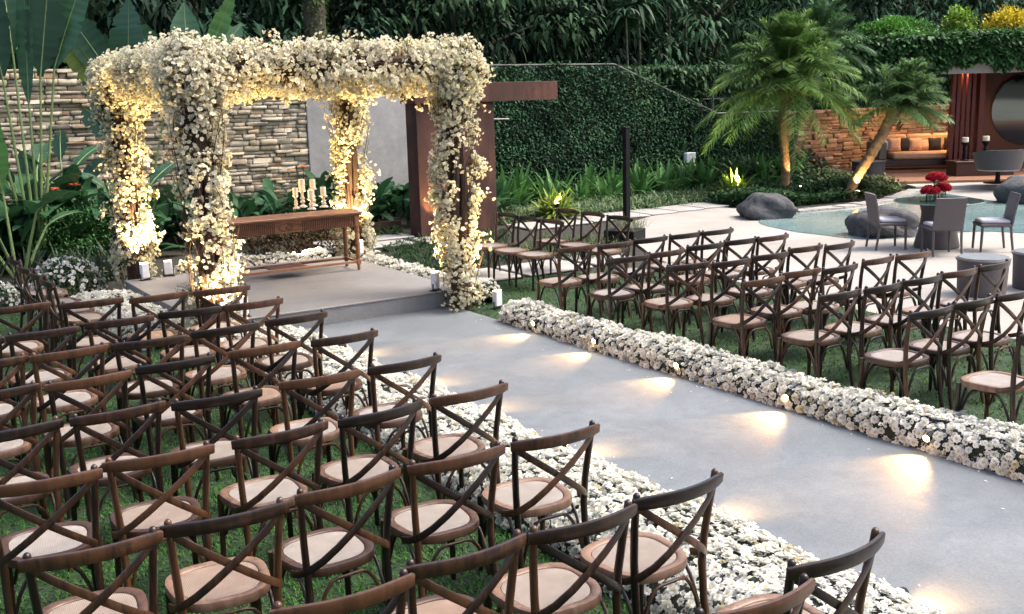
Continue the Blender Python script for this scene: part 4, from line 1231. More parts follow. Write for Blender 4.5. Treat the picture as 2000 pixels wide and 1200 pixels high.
# grey-green sword-leaf clumps in front of the feathery shrub
sw = [mk('leaves', 'leaf', 20, .72, .06, (.050, .075, .045), elev=(.85, 1.5), droop=.18, k=5, prof=[.7, 1, .9, .7, .4, .05]) for _ in range(3)]
for i, (x, y) in enumerate([(2.75, 16.15), (3.15, 15.95), (3.0, 16.8), (2.35, 17.0), (1.75, 16.6), (1.3, 17.3), (3.45, 16.4)]):
    plant_obj('sword_leaf_plant', (x, y, 0), 'upright grey-green sword-leaved clump left of the arch, %s' % ['nearest the stage flowers', 'right against the arch post', 'in front of the feathery shrub', 'left of the feathery shrub', 'beside the sandy slab', 'farthest left', 'at the rear post of the arch'][i], 'plant', 'sword-leaved clumps left of the arch', [('leaves', sw[i % 3])], i * 1.1, random.uniform(.85, 1.2))

# banana and bird-of-paradise plants with paddle leaves
PAD = np.array([.16, .62, .88, 1.0, .98, .90, .72, .42, .05])
def paddle_plant(name, loc, leaves, label):
    """leaves: (azimuth, stem length, stem tilt, blade length, width, blade elevation, droop, colour)"""
    e = empty(name, loc); tag(e, label, 'plant')
    for (az, sl, st, bl, bw, be, dr, colr) in leaves:
        b = Vector((.05 * math.cos(az), .05 * math.sin(az), 0))
        tip = b + Vector((math.cos(az) * math.sin(st) * sl, math.sin(az) * math.sin(st) * sl, math.cos(st) * sl))
        mid = b.lerp(tip, .5) + Vector((0, 0, .04))
        d = np.array([[math.cos(az) * math.cos(be), math.sin(az) * math.cos(be), math.sin(be)]])
        rib = [tuple(np.array(tip) + bl * (d[0] * t + np.array([0, 0, -1]) * dr * t * t) + np.array([0, 0, .004])) for t in np.linspace(0, .96, 7)]
        m = MB(); m.tube([tuple(b), tuple(mid), tuple(tip)] + rib[1:], [.030, .022, .016, .013, .011, .009, .007, .005, .003], 6, False)
        # each leaf turns its face to a different side
        sd = np.cross(d, np.array([[0, 0, 1.0]])); 
        if np.linalg.norm(sd) < .2: sd = np.array([[-math.sin(az), math.cos(az), 0.]])
        sd /= np.linalg.norm(sd); nn = np.cross(sd, d)
        tw = random.uniform(-.4, .4); sd = sd * math.cos(tw) + nn * math.sin(tw)
        if be > .85:        # upright blades show their face to the open garden
            fa = -.57 + random.uniform(-.45, .45); sd = np.array([[math.cos(fa), math.sin(fa), 0.]]); sd = sd - d * (sd @ d.T); sd /= np.linalg.norm(sd)
        K = 40
        pr = np.interp(np.linspace(0, 1, K + 1), np.linspace(0, 1, 9), PAD) * (1 + RNG.normal(0, .03, K + 1)) * np.where(RNG.random(K + 1) < .10, RNG.uniform(.55, .85, K + 1), 1)
        v, f, c = blades(np.array([list(tip)]), d, bl, bw, dr, K, pr, sd, colr, .22, .08)
        c *= np.repeat(RNG.uniform(.72, 1.25, K + 1), 3)[:, None]
        lf = link('leaf', np_mesh('leaf', v, f, 'paddle', c, True), e)
        m.build('midrib', 'rib', lf, True)
    return e
leaf_mat('paddle', .38, .2, .5)
noise_mat('rib', (.10, .16, .06), (.20, .28, .10), 8, .5)
dk, md, lt, yl = (.020, .065, .032), (.035, .100, .045), (.075, .190, .050), (.16, .22, .05)
up = PI / 2
paddle_plant('banana_plant', (2.62, 17.9, 0), [(2.57, 3.05, .055, 2.0, .66, 1.45, .02, dk), (-.57, 2.65, .035, 2.1, .36, 1.50, .02, md), (-.5, 3.05, .10, 2.0, .60, 1.38, .03, dk), (1.5, 3.4, .05, 1.8, .55, 1.3, .1, dk), (2.57, 2.6, .16, 1.8, .6, 1.15, .2, md), (-.4, 3.2, .16, 1.9, .5, 1.2, .1, md)], 'tall banana plant with hanging dark leaves at the left edge')
paddle_plant('banana_plant', (2.22, 17.1, 0), [(2.2, 1.35, .06, 1.55, .46, 1.46, .02, (.10, .24, .05)), (-2.2, .9, .5, 1.0, .34, .5, .5, md), (.2, .9, .5, 1.0, .32, .6, .5, md), (2.9, .8, .5, 1.1, .36, .4, .5, dk), (-.6, 1.1, .3, .9, .30, .8, .4, md)], 'young banana plant with one upright bright leaf, far left')
paddle_plant('bird_of_paradise', (2.75, 18.9, 0), [(a_, s_, .18 + .1 * (k_ % 3), .9, .34, .7 + .2 * (k_ % 3), .3, [dk, md, (.03, .09, .04)][k_ % 3]) for k_, (a_, s_) in enumerate([(.2, 1.3), (1.1, 1.6), (2.0, 1.2), (2.9, 1.5), (-.7, 1.1), (-1.6, 1.0), (-2.5, 1.4), (.6, 1.0)])], 'dense dark paddle-leaved clump in front of the stone wall at left')
paddle_plant('bird_of_paradise', (3.35, 19.5, 0), [(a_, s_, .15 + .1 * (k_ % 3), .95, .34, .8 + .2 * (k_ % 3), .3, [md, dk, (.03, .09, .04)][k_ % 3]) for k_, (a_, s_) in enumerate([(.4, 1.5), (1.3, 1.7), (2.2, 1.3), (-3.0, 1.6), (-.5, 1.2), (-1.4, 1.1)])], 'dark paddle-leaved clump against the wall just left of the arch')
paddle_plant('bird_of_paradise', (4.6, 19.7, 0), [(2.6, 2.75, .10, 1.75, .42, 1.02, .10, yl), (2.6, 3.0, .03, 1.7, .58, 1.06, .08, dk), (.8, 3.0, .05, 1.55, .80, 1.40, .05, md), (-.3, 2.7, .25, 1.4, .6, .6, .35, dk), (2.0, 2.0, .2, 1.2, .5, .9, .3, dk)], 'bird-of-paradise plant with leaning paddle leaves behind the arch, left one')
paddle_plant('bird_of_paradise', (5.9, 20.2, 0), [(1.2, 3.1, .06, 1.5, .60, 1.30, .05, md), (.3, 3.1, .14, 1.45, .55, .95, .12, md), (-.5, 3.1, .20, 1.5, .45, .70, .20, lt), (2.6, 3.1, .1, 1.4, .55, 1.1, .12, md), (-.5, 3.4, .10, 1.4, .34, 1.12, .03, lt)], 'bird-of-paradise plant with upright paddle leaves behind the arch, right one')
paddle_plant('bird_of_paradise', (4.35, 18.6, 0), [(.4, 1.25, .25, .8, .30, .7, .2, dk), (1.6, 1.3, .2, .85, .32, 1.2, .1, md), (2.9, 1.2, .3, .8, .30, .8, .3, dk), (-.8, 1.1, .35, .8, .30, .5, .3, md)], 'small bird-of-paradise plant against the stone wall left of the arch')

# ------------------------------------------------------------------ palms
def palm(name, loc, trunk, r0, r1, nf, flen, label, col, lean=(0, 0), up_share=.5, trunkmat='palm_bark', leaflet=.40, dr=(.35, .9)):
    e = empty(name, loc); tag(e, label, 'palm tree')
    pts = [Vector(p) for p in trunk]
    m = MB(); fine = []
    for i in range(len(pts) - 1):
        for k in range(8):
            fine.append(pts[i].lerp(pts[i + 1], k / 8))
    fine.append(pts[-1]); nfp = len(fine)
    m.tube(fine, [(r0 + (r1 - r0) * i / (nfp - 1)) * (1.0 + (.10 if i % 2 else -.04)) for i in range(nfp)], 10)
    m.build('trunk', trunkmat, e, True)
    top = np.array(pts[-1])
    m = MB()
    for k in range(16):     # old leaf bases under the crown
        a = random.uniform(0, 2 * PI); z = random.uniform(-.55, .05)
        b = Vector(top) + Vector((r1 * .8 * math.cos(a), r1 * .8 * math.sin(a), z))
        m.tube([b, b + Vector((.10 * math.cos(a), .10 * math.sin(a), .16))], [.035, .012], 5)
    m.build('leaf_bases', 'bark', e)
    for i in range(nf):
        az = i * 2.39996 + random.uniform(-.2, .2); q = (i + .5) / nf
        el = 1.52 - 1.45 * q ** 1.35 + random.uniform(-.12, .12)
        L = flen * random.uniform(.88, 1.08) * (1.08 - .42 * q)
        d = np.array([math.cos(az) * math.cos(el) + lean[0], math.sin(az) * math.cos(el) + lean[1], math.sin(el)]); d /= np.linalg.norm(d)
        droop = dr[0] + (dr[1] - dr[0]) * random.uniform(.3, 1) * (1 - max(0, math.sin(el)) * .85)
        T = np.linspace(0, 1, 9)
        R = top + L * (d * T[:, None] + np.array([0, 0, -1]) * (droop * .55 * T ** 2)[:, None])
        m = MB(); m.tube([tuple(p) for p in R], [.022, .019, .016, .014, .012, .010, .008, .006, .003], 5, False)
        fr = m.build('frond', 'rib', e)
        nl = 52
        t = np.linspace(.10, .99, nl)
        B = top + L * (d * t[:, None] + np.array([0, 0, -1]) * (droop * .55 * t ** 2)[:, None])
        tang = d[None, :] + np.array([0, 0, -1]) * (2 * droop * .55 * t)[:, None]; tang /= np.linalg.norm(tang, axis=1, keepdims=True)
        sd = np.cross(tang, np.array([0, 0, 1.0])); sd /= np.linalg.norm(sd, axis=1, keepdims=True) + 1e-6
        nm_ = np.cross(sd, tang)
        ll = leaflet * np.interp(t, [0, .2, .5, .85, 1], [.45, .9, 1.0, .75, .35])
        parts = []
        for s in (-1, 1):
            for rep in range(1 + (i % 2)):
                dd = sd * s * RNG.uniform(.75, 1.05, (nl, 1)) + tang * RNG.uniform(.45, .95, (nl, 1)) + nm_ * RNG.normal(.18, .22, (nl, 1))
                parts.append(blades(B + RNG.normal(0, .008, B.shape), dd, ll * RNG.uniform(.8, 1.15, nl), .021, .26, 3, [.7, 1, .7, .1], None, np.array(col) * random.uniform(.8, 1.2)))
        v, f, c = merge(parts)
        o = link('leaflets', np_mesh('leaflets', v, f, 'leaf', c), fr); o['kind'] = 'stuff'
    return e
p1 = G(1530, 380)
palm('palm_tree', tuple(p1), [(0, 0, 0), (.12, .05, .5), (.06, .06, 1.1), (-.08, .03, 1.8), (.05, .05, 2.5)], .12, .085, 110, 2.9, 'feathery palm with a pale ringed trunk, the largest by the pool', (.165, .29, .075), leaflet=.50, dr=(.7, 1.9))
p2 = G(1655, 386)
palm('palm_tree', tuple(p2), [(0, 0, 0), (.18, -.08, .45), (.48, -.22, .95), (.80, -.36, 1.55), (.98, -.46, 2.02)], .115, .13, 48, 1.70, 'smaller palm leaning right over the pool planting', (.13, .235, .085), lean=(.22, -.12), leaflet=.44, dr=(.6, 1.5))
p3 = G(1557, 370)
palm('palm_tree', (p3[0] + .6, p3[1] + .8, 0), [(0, 0, 0), (.05, 0, 1.0), (.35, -.1, 2.4), (.75, -.2, 3.5)], .10, .08, 40, 1.9, 'taller dark-stemmed palm rising behind the largest one', (.095, .20, .085), leaflet=.42, trunkmat='tree_bark', dr=(.6, 1.5))

# ------------------------------------------------------------------ trees behind the garden
def tree(name, x, y, h, crown, label, col, nleaf, lsize, trunk_r=.16, mat='tree_leaf', droop=.5, asp=.40):
    e = empty(name, (x, y, 0)); tag(e, label, 'tree', None)
    m = MB()
    m.tube([(0, 0, -.1), (.06, .02, h * .3), (-.05, .05, h * .6), (.05, 0, h * .85)], [trunk_r * 1.3, trunk_r, trunk_r * .75, trunk_r * .4], 9)
    limbs = []
    for k in range(9):
        a = k * 2.4; z0 = h * random.uniform(.25, .7); r = crown * random.uniform(.5, .9)
        tip = (r * math.cos(a), r * math.sin(a) * .8, z0 + random.uniform(.4, 1.4))
        m.tube([(0, 0, z0), (tip[0] * .5, tip[1] * .5, z0 + .5), tip], [trunk_r * .45, trunk_r * .28, trunk_r * .1], 6, False); limbs.append(tip)
    m.build('trunk', 'tree_bark', e, True)
    nc = 46      # leaf clumps hung through the crown
    cc = np.stack([RNG.normal(0, crown * .52, nc), RNG.normal(0, crown * .40, nc), RNG.uniform(.22, 1.0, nc) * h], -1)
    per = nleaf // nc; parts = []
    for k in range(nc):
        r = crown * RNG.uniform(.22, .38)
        d = RNG.normal(0, 1, (per, 3)); d /= np.linalg.norm(d, axis=1, keepdims=True)
        Q = cc[k] + d * (r * RNG.uniform(.3, 1.0, per) ** .5)[:, None] * np.array([1, 1, .8])
        dd = d * .8 + np.stack([RNG.normal(0, .5, per), RNG.normal(0, .5, per), RNG.normal(-.35, .4, per)], -1)
        parts.append(blades(Q, dd, lsize * RNG.uniform(.6, 1.3, per), lsize * asp, droop, 2, [.35, 1, .08], None, np.array(col) * RNG.uniform(.35, 1.7), 0, .35))
    v, f, c = merge(parts)
    o = link('crown', np_mesh('crown', v, f, mat, c), e); o['kind'] = 'stuff'
    return e
TR = [(0.6, 24.6, 6.0, 2.3, 'dense dark tree at the far left behind the banana leaves'), (3.9, 25.2, 6.4, 2.4, 'dark leafy tree behind the tall stone wall, left part'), (7.4, 24.4, 6.2, 2.3, 'dark leafy tree behind the stone wall above the arch'),
      (11.0, 25.4, 6.6, 2.5, 'drooping dark-leaved tree above the right corner of the arch'), (14.2, 24.3, 6.2, 2.4, 'drooping dark-leaved tree behind the ivy wall, left of the gap'), (17.6, 25.6, 6.5, 2.4, 'dark-leaved tree behind the slope of the ivy wall'),
      (21.0, 25.8, 6.6, 2.5, 'dark tree behind the largest palm'), (25.4, 26.6, 7.0, 2.7, 'dark tree behind the palms and the low stone wall'), (30.0, 26.0, 7.4, 2.9, 'dark tree behind the green roof, left one'), (34.5, 23.5, 7.6, 3.0, 'dark tree behind the green roof, right one'),
      (5.6, 28.5, 7.5, 2.8, 'second-row dark tree behind the arch'), (13.0, 29.0, 7.6, 3.0, 'second-row dark tree behind the ivy wall'), (19.6, 29.6, 7.6, 3.0, 'second-row dark tree behind the slim pale stems'), (38, 26, 8, 3.2, 'dark tree at the far right edge')]
for i, (x, y, h, cr, lab) in enumerate(TR):
    colr = [(.026, .062, .030), (.030, .068, .028), (.020, .050, .028)][i % 3]
    tree('dark_tree', x, y, h, cr, lab, colr, 7000, .25)
big = empty('mossy_trunk', (9.55, 22.6, 0)); tag(big, 'thick mossy tree trunk rising behind the arch', 'tree')
MB().tube([(0, 0, 0), (.03, 0, 2), (-.02, 0, 4), (.05, 0, 7)], [.36, .27, .25, .24], 12).build('trunk', 'tree_bark', big, True)
n = 1500; a = RNG.uniform(0, 2 * PI, n); z = RNG.uniform(2, 7, n)
v, f, c = blades(np.stack([.25 * np.cos(a), .25 * np.sin(a), z], -1), np.stack([np.cos(a), np.sin(a), RNG.normal(-.2, .5, n)], -1), .10, .05, .3, 2, [.4, 1, .1], None, (.06, .10, .02), 0, .3)
o = link('creeper', np_mesh('creeper', v, f, 'leaf', c), big); o['kind'] = 'stuff'
# slim pale stems between the trees
for i, (px, y, h, lab) in enumerate([(19.3, 23.6, 4.6, 'leftmost'), (20.0, 23.9, 5.0, 'second'), (21.4, 24.2, 5.6, 'third'), (22.4, 24.6, 6.0, 'rightmost')]):
    e = empty('slim_palm', (px, y, 0)); tag(e, 'slim pale-stemmed palm in the dark behind the sloping ivy wall, %s' % lab, 'palm tree', 'slim palms behind the ivy wall')
    MB().tube([(0, 0, 0), (.05, 0, h * .5), (.0, .05, h)], [.05, .04, .03], 8).build('stem', 'tree_bark', e, True)
    n = 26; az = RNG.uniform(0, 2 * PI, n); el = RNG.uniform(-.2, 1.2, n)
    d = np.stack([np.cos(az) * np.cos(el), np.sin(az) * np.cos(el), np.sin(el)], -1)
    v, f, c = blades(np.tile([0, .05, h], (n, 1)), d, 1.0, .12, .8, 6, STRAP, None, (.03, .075, .035), .2)
    link('fronds', np_mesh('fronds', v, f, 'leaf', c), e)
# climber that tops the fence right of the ivy wall's slope
fe = empty('climber_fence', (0, 0, 0)); tag(fe, 'wire fence overgrown with leafy climber behind the sloping ivy wall', 'fence')
for k in range(9):
    MB().tube([(16.9 + k * .95, 22.6, 0), (16.9 + k * .95, 22.6, 3.15)], .03, 6).build('post', 'steel', fe)
m = MB()
for zz in (2.3, 2.7, 3.1):
    m.tube([(16.9, 22.6, zz), (24.5, 22.6, zz)], .012, 5)
m.build('wires', 'steel', fe)
n = 7000; x = RNG.uniform(16.6, 24.8, n); z = 3.25 - np.abs(RNG.normal(0, .34, n)) * (1 + .5 * np.sin(x * 3.1))
v, f, c = blades(np.stack([x, 22.6 + RNG.normal(0, .16, n), z], -1), np.stack([RNG.normal(0, .8, n), -RNG.uniform(0, 1, n), RNG.normal(-.2, .6, n)], -1), RNG.uniform(.10, .22, n), .075, .4, 2, [.4, 1, .1], None, (.045, .105, .042), 0, .35)
o = link('climber', np_mesh('climber', v, f, 'leaf', c), fe); o['kind'] = 'stuff'

# ------------------------------------------------------------------ pavilion on the right
pav = empty('garden_pavilion', (0, 0, 0)); tag(pav, 'open pavilion with ivy-covered roof edge and orange back wall', 'pavilion')
def pbox(mb, a0, a1, b0, b1, z0, z1):
    return mb.poly([tuple(PV(a0, b0)), tuple(PV(a1, b0)), tuple(PV(a1, b1)), tuple(PV(a0, b1))], z0, z1)
BD = 3.0       # depth of the roof front behind the step
m = MB(); pbox(m, 1.45, 11, BD, BD + .35, 2.80, 3.55); m.build('front_beam', 'panel_concrete', pav)
m = MB(); pbox(m, 1.5, 11, BD + .36, BD + 5.2, 3.10, 3.45); m.build('roof_slab', 'panel_concrete', pav)
m = MB(); pbox(m, 3.6, 11, BD + 4.4, BD + 4.6, 0.16, 3.09); m.build('back_wall', 'orange_plaster', pav)
for k in range(5):
    a = 2.28 + k * .14
    m = MB(); pbox(m, a, a + .09, BD + 1.0 + .0 * k, BD + 1.2, 0.16, 2.95); m.build('screen_slat', 'red_timber', pav)
m = MB(); pbox(m, 3.0, 3.14, BD + .9, BD + 1.3, .16, 3.0); m.build('post', 'red_timber', pav)
# ivy hanging over the roof edge
n = 15000
a = RNG.uniform(-1.0, 10, n); z = RNG.uniform(0, 1, n)
zlo = np.where(a < 1.35, 2.35, 3.02) + .10 * np.sin(a * 3.3) + .07 * np.sin(a * 7.7) - .30 * np.clip(a - 3.5, 0, .6) / .6
zz = zlo + (3.86 + .02 * a - zlo) * z
b = BD - RNG.uniform(.02, .22, n) + .5 * np.clip(zz - 3.75, 0, .2) * RNG.random(n) * 8
base = np.stack([*(np.array([22.45, 16.25])[:, None] + u_dir[:, None] * a + n_dir[:, None] * b), zz], -1)
d = np.stack([-n_dir[0] * .6 + RNG.normal(0, .6, n), -n_dir[1] * .6 + RNG.normal(0, .6, n), RNG.normal(-.25, .6, n)], -1)
v, f, c = blades(base, d, RNG.uniform(.09, .17, n), .10, .3, 2, [.55, 1, .15], None, (.050, .125, .040), 0, .35)
o = link('ivy', np_mesh('ivy', v, f, 'leaf', c), pav); o['kind'] = 'stuff'
n = 5000
a = RNG.uniform(-1.0, 10, n); b = BD + RNG.uniform(-.1, 2.2, n)
base = np.stack([*(np.array([22.45, 16.25])[:, None] + u_dir[:, None] * a + n_dir[:, None] * b), 3.80 + .02 * a + RNG.normal(0, .05, n)], -1)
v, f, c = blades(base, RNG.normal(0, 1, (n, 3)) * np.array([1, 1, .3]) + np.array([0, 0, .6]), RNG.uniform(.09, .17, n), .10, .3, 2, [.55, 1, .15], None, (.075, .19, .045), 0, .3)
o = link('roof_cover', np_mesh('roof_cover', v, f, 'leaf', c), pav); o['kind'] = 'stuff'
m = MB(); pbox(m, -.9, 10, BD - .01, BD + .8, 3.56, 3.74); m.build('planter_trough', 'mound', pav)
m = MB(); pbox(m, -.9, 1.40, BD + .02, BD + .3, 2.45, 3.55); m.build('ivy_core', 'mound', pav)
# round mirror on the orange wall
mc = PV(5.55, BD + 4.30)
mr = empty('round_mirror', (mc[0], mc[1], 1.60), -.60); tag(mr, 'huge round dark wood disc with a mirror inset on the orange wall', 'mirror')
MB().lathe([(1.66, 0), (1.66, .06), (1.60, .075), (.0, .075)], 56).build('disc', 'dark_timber', mr, True, rot=(PI / 2, 0, 0))
MB().lathe([(1.10, 0.076), (1.10, .09), (1.06, .095), (0, .095)], 48).build('mirror_glass', 'mirror', mr, True, loc=(.28, -.06, .12), rot=(PI / 2 + .055, 0, 0))
# shrubs on the roof
q = PV(.85, BD + 1.6)
shrub('roof_shrub', (q[0], q[1], 3.75), (1.5, .7, .62), 'feathery light green shrub growing on the pavilion roof', (.09, .24, .04), 5200, .12, 'leaf')
q = PV(2.35, BD + 1.0)
shrub('roof_shrub', (q[0], q[1], 3.75), (.55, .4, .80), 'bright lime shrub on the pavilion roof beside the feathery one', (.22, .36, .05), 1600, .13, 'leaf')
q = PV(3.85, BD + 1.2)
shrub('yellow_bush', (q[0], q[1], 3.80), (.95, .6, .72), 'yellow-flowering bush on the pavilion roof at the right edge', (.52, .42, .03), 2300, .12, 'petal')

# sofa with loose pillows
sp = PV(1.75, BD + 1.75)
sofa = empty('sofa', (sp[0], sp[1], .16), -.60 + .06); tag(sofa, 'long low sofa with peach cushions and a grey wicker frame', 'sofa')
m = MB(); m.box((-1.35, -.45, .10), (1.15, .48, .30), .02); m.build('base', 'dark_timber', sofa)
m = MB(); m.box((-1.42, -.48, .30), (-1.18, .5, .80), .03); m.build('armrest', 'grey_wicker', sofa)
m = MB(); m.box((-1.17, .36, .301), (1.15, .5, .84), .03); m.build('back_frame', 'grey_wicker', sofa)
m = MB(); m.box((-1.0, -.52, .302), (1.18, .34, .50), .05); m.build('seat_cushion', 'sofa_fabric', sofa, True)
for k in range(3):
    m = MB(); m.box((-1.1 + k * .76, .16, .505), (-.36 + k * .76, .355, .98), .05); m.build('back_cushion', 'sofa_fabric', sofa, True)
for k, (x, mt, lab, tl, w) in enumerate([(-1.02, 'grey_cushion', 'grey pillow at the left arm of the sofa', .2, .34), (-.78, 'peach_fabric', 'peach pillow leaning on the sofa, leftmost of the peach ones', .25, .40), (-.48, 'black_fabric', 'black pillow on the sofa, leftmost of the dark ones', .3, .40), (-.16, 'peach_fabric', 'peach pillow between the two dark pillows on the sofa', .25, .38),
                                     (.12, 'peach_fabric', 'small peach pillow in front on the sofa', .5, .34), (.42, 'black_fabric', 'black pillow on the sofa, middle of the dark ones', .35, .38), (.88, 'black_fabric', 'dark patterned pillow at the right end of the sofa', .15, .36)]):
    lx, ly = x, .04 - .05 * (k % 2)
    ca, sa = math.cos(-.54), math.sin(-.54)
    o = empty('pillow', (sp[0] + lx * ca - ly * sa, sp[1] + lx * sa + ly * ca, .16 + .505), -.54); tag(o, lab, 'pillow', 'loose pillows on the sofa')
    V = []; n = 7
    for s in (-1, 1):
        for i in range(n):
            for j in range(n):
                uu, vv = -1 + 2 * i / (n - 1), -1 + 2 * j / (n - 1)
                th = .075 * (max(0, (1 - uu ** 4) * (1 - vv ** 4))) ** .5 + .004
                pin = 1 - .06 * (1 - abs(uu)) * abs(vv) - .06 * (1 - abs(vv)) * abs(uu)
                z = (vv * pin + 1) * w / 2; y = s * th
                V.append((uu * pin * w / 2, y * math.cos(tl) + z * math.sin(tl) * .6, z * math.cos(tl) - y * math.sin(tl)))
    F = []
    for s in range(2):
        o0 = s * n * n
        for i in range(n - 1):
            for j in range(n - 1):
                qd = (o0 + i * n + j, o0 + i * n + n + j, o0 + i * n + n + j + 1, o0 + i * n + j + 1)
                F.append(qd if s == 0 else qd[::-1])
    rim = [i * n for i in range(n)] + [(n - 1) * n + j for j in range(1, n)] + [i * n + n - 1 for i in range(n - 2, -1, -1)] + [j for j in range(n - 2, 0, -1)]
    for i in range(len(rim)):
        p_, q_ = rim[i], rim[(i + 1) % len(rim)]
        F.append((p_, p_ + n * n, q_ + n * n, q_))
    MB().add(V, F).build('cover', mt, o, True, angle=80)
def drum(name, loc, r, h, mat, label, cat, glass_top=False, group=None):
    e = empty(name, loc); tag(e, label, cat, group)
    MB().lathe([(r * .93, 0), (r * .95, .02), (r, h - .05), (r * 1.02, h - .03), (r * 1.02, h), (r * .95, h + .002), (.01, h + .002)], 32).build('body', mat, e, True)
    MB().tube([(r * 1.02 * math.cos(t), r * 1.02 * math.sin(t), h - .01) for t in np.linspace(0, 2 * PI, 33)], .016, 6, False).build('rim', mat, e, True)
    if glass_top:
        MB().lathe([(.0, h + .006), (r * .98, h + .006), (r * .98, h + .016), (.0, h + .016)], 32, cap=False).build('glass_top', 'sky_tint_glass', e, True)
    return e
q = G(1695, 352)
drum('stool', (q[0], q[1], .004), .44, .52, 'grey_wicker', 'round grey wicker stool left of the sofa', 'stool')
# low block table with two black candle holders
q = PV(2.35, 2.05)
lt_ = empty('coffee_table', (q[0], q[1], .16), -.6); tag(lt_, 'low dark wooden block table in the pavilion', 'table')
m = MB(); m.box((-.75, -.35, 0), (.75, .35, .34), .01); m.build('body', 'dark_timber', lt_)
m = MB(); m.box((-.78, -.38, .341), (.78, .38, .385), .008); m.build('top', 'dark_timber', lt_)
for k, (dx, h, lab) in enumerate([(-.42, .48, 'left'), (.12, .50, 'right')]):
    x = q[0] + u_dir[0] * dx; y = q[1] + u_dir[1] * dx
    e = empty('candle_holder', (x, y, .546)); tag(e, 'black turned candle holder on the low block table, %s one' % lab, 'candle holder', 'black candle holders in the pavilion')
    MB().lathe([(.10, 0), (.10, .02), (.04, .05), (.06, .12), (.035, .2), (.06, .28), (.035, .36), (.10, h - .02), (.10, h)], 16).build('stem', 'black_metal', e, True)
    c = empty('pillar_candle', (x, y, .547 + h)); tag(c, 'short white candle on the %s black holder in the pavilion' % lab, 'candle', 'candles in the pavilion')
    MB().lathe([(.085, 0), (.085, .12), (.07, .125), (.01, .118)], 16).build('wax', 'wax', c, True)
    MB().tube([(0, 0, .118), (0, 0, .14)], .004, 5).build('wick', 'black_metal', c)
# wicker swivel armchairs
def armchair(loc, rz, label):
    e = empty('armchair', loc, rz); tag(e, label, 'armchair', 'wicker swivel armchairs in the pavilion')
    V = []; na, nz = 18, 6
    for s in (0, 1):
        for i in range(na):
            a = -PI * .30 - PI * .40 - (PI * 1.2 - 0) * 0 + (-PI * .1 + PI * 1.2 * i / (na - 1)) + PI * .70
            for j in range(nz):
                t = j / (nz - 1); r = .50 + .10 * t - s * .06
                hgt = .34 + (.48 - .10 * abs(2 * i / (na - 1) - 1) ** 3) * t
                V.append((r * math.cos(a), -r * math.sin(a), hgt))
    F = []
    for s in range(2):
        o0 = s * na * nz
        for i in range(na - 1):
            for j in range(nz - 1):
                qd = (o0 + i * nz + j, o0 + i * nz + nz + j, o0 + i * nz + nz + j + 1, o0 + i * nz + j + 1)
                F.append(qd if s else qd[::-1])
    for i in range(na - 1):
        F.append((i * nz + nz - 1, i * nz + 2 * nz - 1, na * nz + i * nz + 2 * nz - 1, na * nz + i * nz + nz - 1))
    MB().add(V, F).build('shell', 'grey_wicker', e, True, angle=60)
    MB().lathe([(.1, .30), (.46, .31), (.50, .36), (.48, .46), (.2, .48), (.01, .48)], 24).build('seat_cushion', 'grey_cushion', e, True)
    MB().lathe([(.32, 0), (.32, .02), (.06, .04), (.05, .30)], 20).build('pedestal', 'black_metal', e, True)
q = G(1948, 358, .16); armchair((q[0], q[1], .161), -.6, 'grey wicker swivel armchair seen from behind, left one in the pavilion')
q = G(2040, 352, .16); armchair((q[0], q[1], .161), -.9, 'grey wicker swivel armchair cut by the right edge of the photo')
q = PV(4.1, 3.2)
e = empty('tall_candlestick', (q[0], q[1], .16)); tag(e, 'tall white candlestick on a thin stand behind the armchair', 'candlestick')
MB().lathe([(.12, 0), (.12, .02), (.02, .05), (.02, .75), (.05, .78), (.03, .9), (.05, 1.0), (.03, 1.15), (.07, 1.2)], 14).build('stem', 'whitewash', e, True)
MB().lathe([(.045, 1.201), (.045, 1.34), (.01, 1.345)], 14).build('candle', 'wax', e, True)

# ------------------------------------------------------------------ pool terrace: rocks, table, chairs, drums
def rock(loc, r, label, seed, rz=0.0):
    rg = np.random.default_rng(seed); nu, nv = 64, 36; V = []
    ph = rg.uniform(0, 6, 8)
    for j in range(nv + 1):
        t = PI * j / nv
        for i in range(nu):
            a = 2 * PI * i / nu
            d = np.array([math.sin(t) * math.cos(a), math.sin(t) * math.sin(a), math.cos(t)])
            e_ = 1 / (sum(abs(d) ** 4.5)) ** (1 / 4.5)
            k = e_ * (1 + .09 * math.sin(3 * d[0] + ph[0]) * math.sin(2.6 * d[1] + ph[1]) + .085 * math.sin(5 * d[2] + 4 * d[0] + ph[2]) + .03 * math.sin(11 * d[1] + 7 * d[0] + ph[3]) + .018 * math.sin(19 * d[2] + 13 * d[0] + ph[4]) * math.sin(17 * d[1] + ph[5]) + .012 * math.sin(31 * d[0] + 23 * d[2] + ph[6]) * math.sin(29 * d[1] + ph[7]))
            z = d[2] * k
            sh = 1.0 - .22 * max(0, z)
            V.append((d[0] * k * r[0] * sh, d[1] * k * r[1] * sh, (z * .5 + .42) * 2 * r[2] * .55))
    F = [(j * nu + i, j * nu + nu + i, j * nu + nu + (i + 1) % nu, j * nu + (i + 1) % nu) for j in range(nv) for i in range(nu)]
    o = MB().add(V, F).build('boulder', 'rock', None, True, loc=loc, rot=(0, 0, rz), angle=180); tag(o, label, 'rock')
q = G(1508, 432); rock((q[0] + .35, q[1] + .5, -.06), (.52, .42, .52), 'big dark rounded boulder at the left tip of the pool', 3, -.5)
q = G(1742, 466); rock((q[0] + .25, q[1] + .40, -.06), (.55, .45, .50), 'dark boulder in the pool behind the glass table', 5, -.3)
q = G(2005, 398); rock((q[0] + .3, q[1] + .2, -.06), (.60, .5, .60), 'dark boulder at the right edge of the photo beyond the pool', 9, .2)
TC = (14.68, 10.22)
gt = empty('glass_table', (TC[0], TC[1], .003)); tag(gt, 'round glass-topped table with a grey wicker pedestal by the pool', 'table')
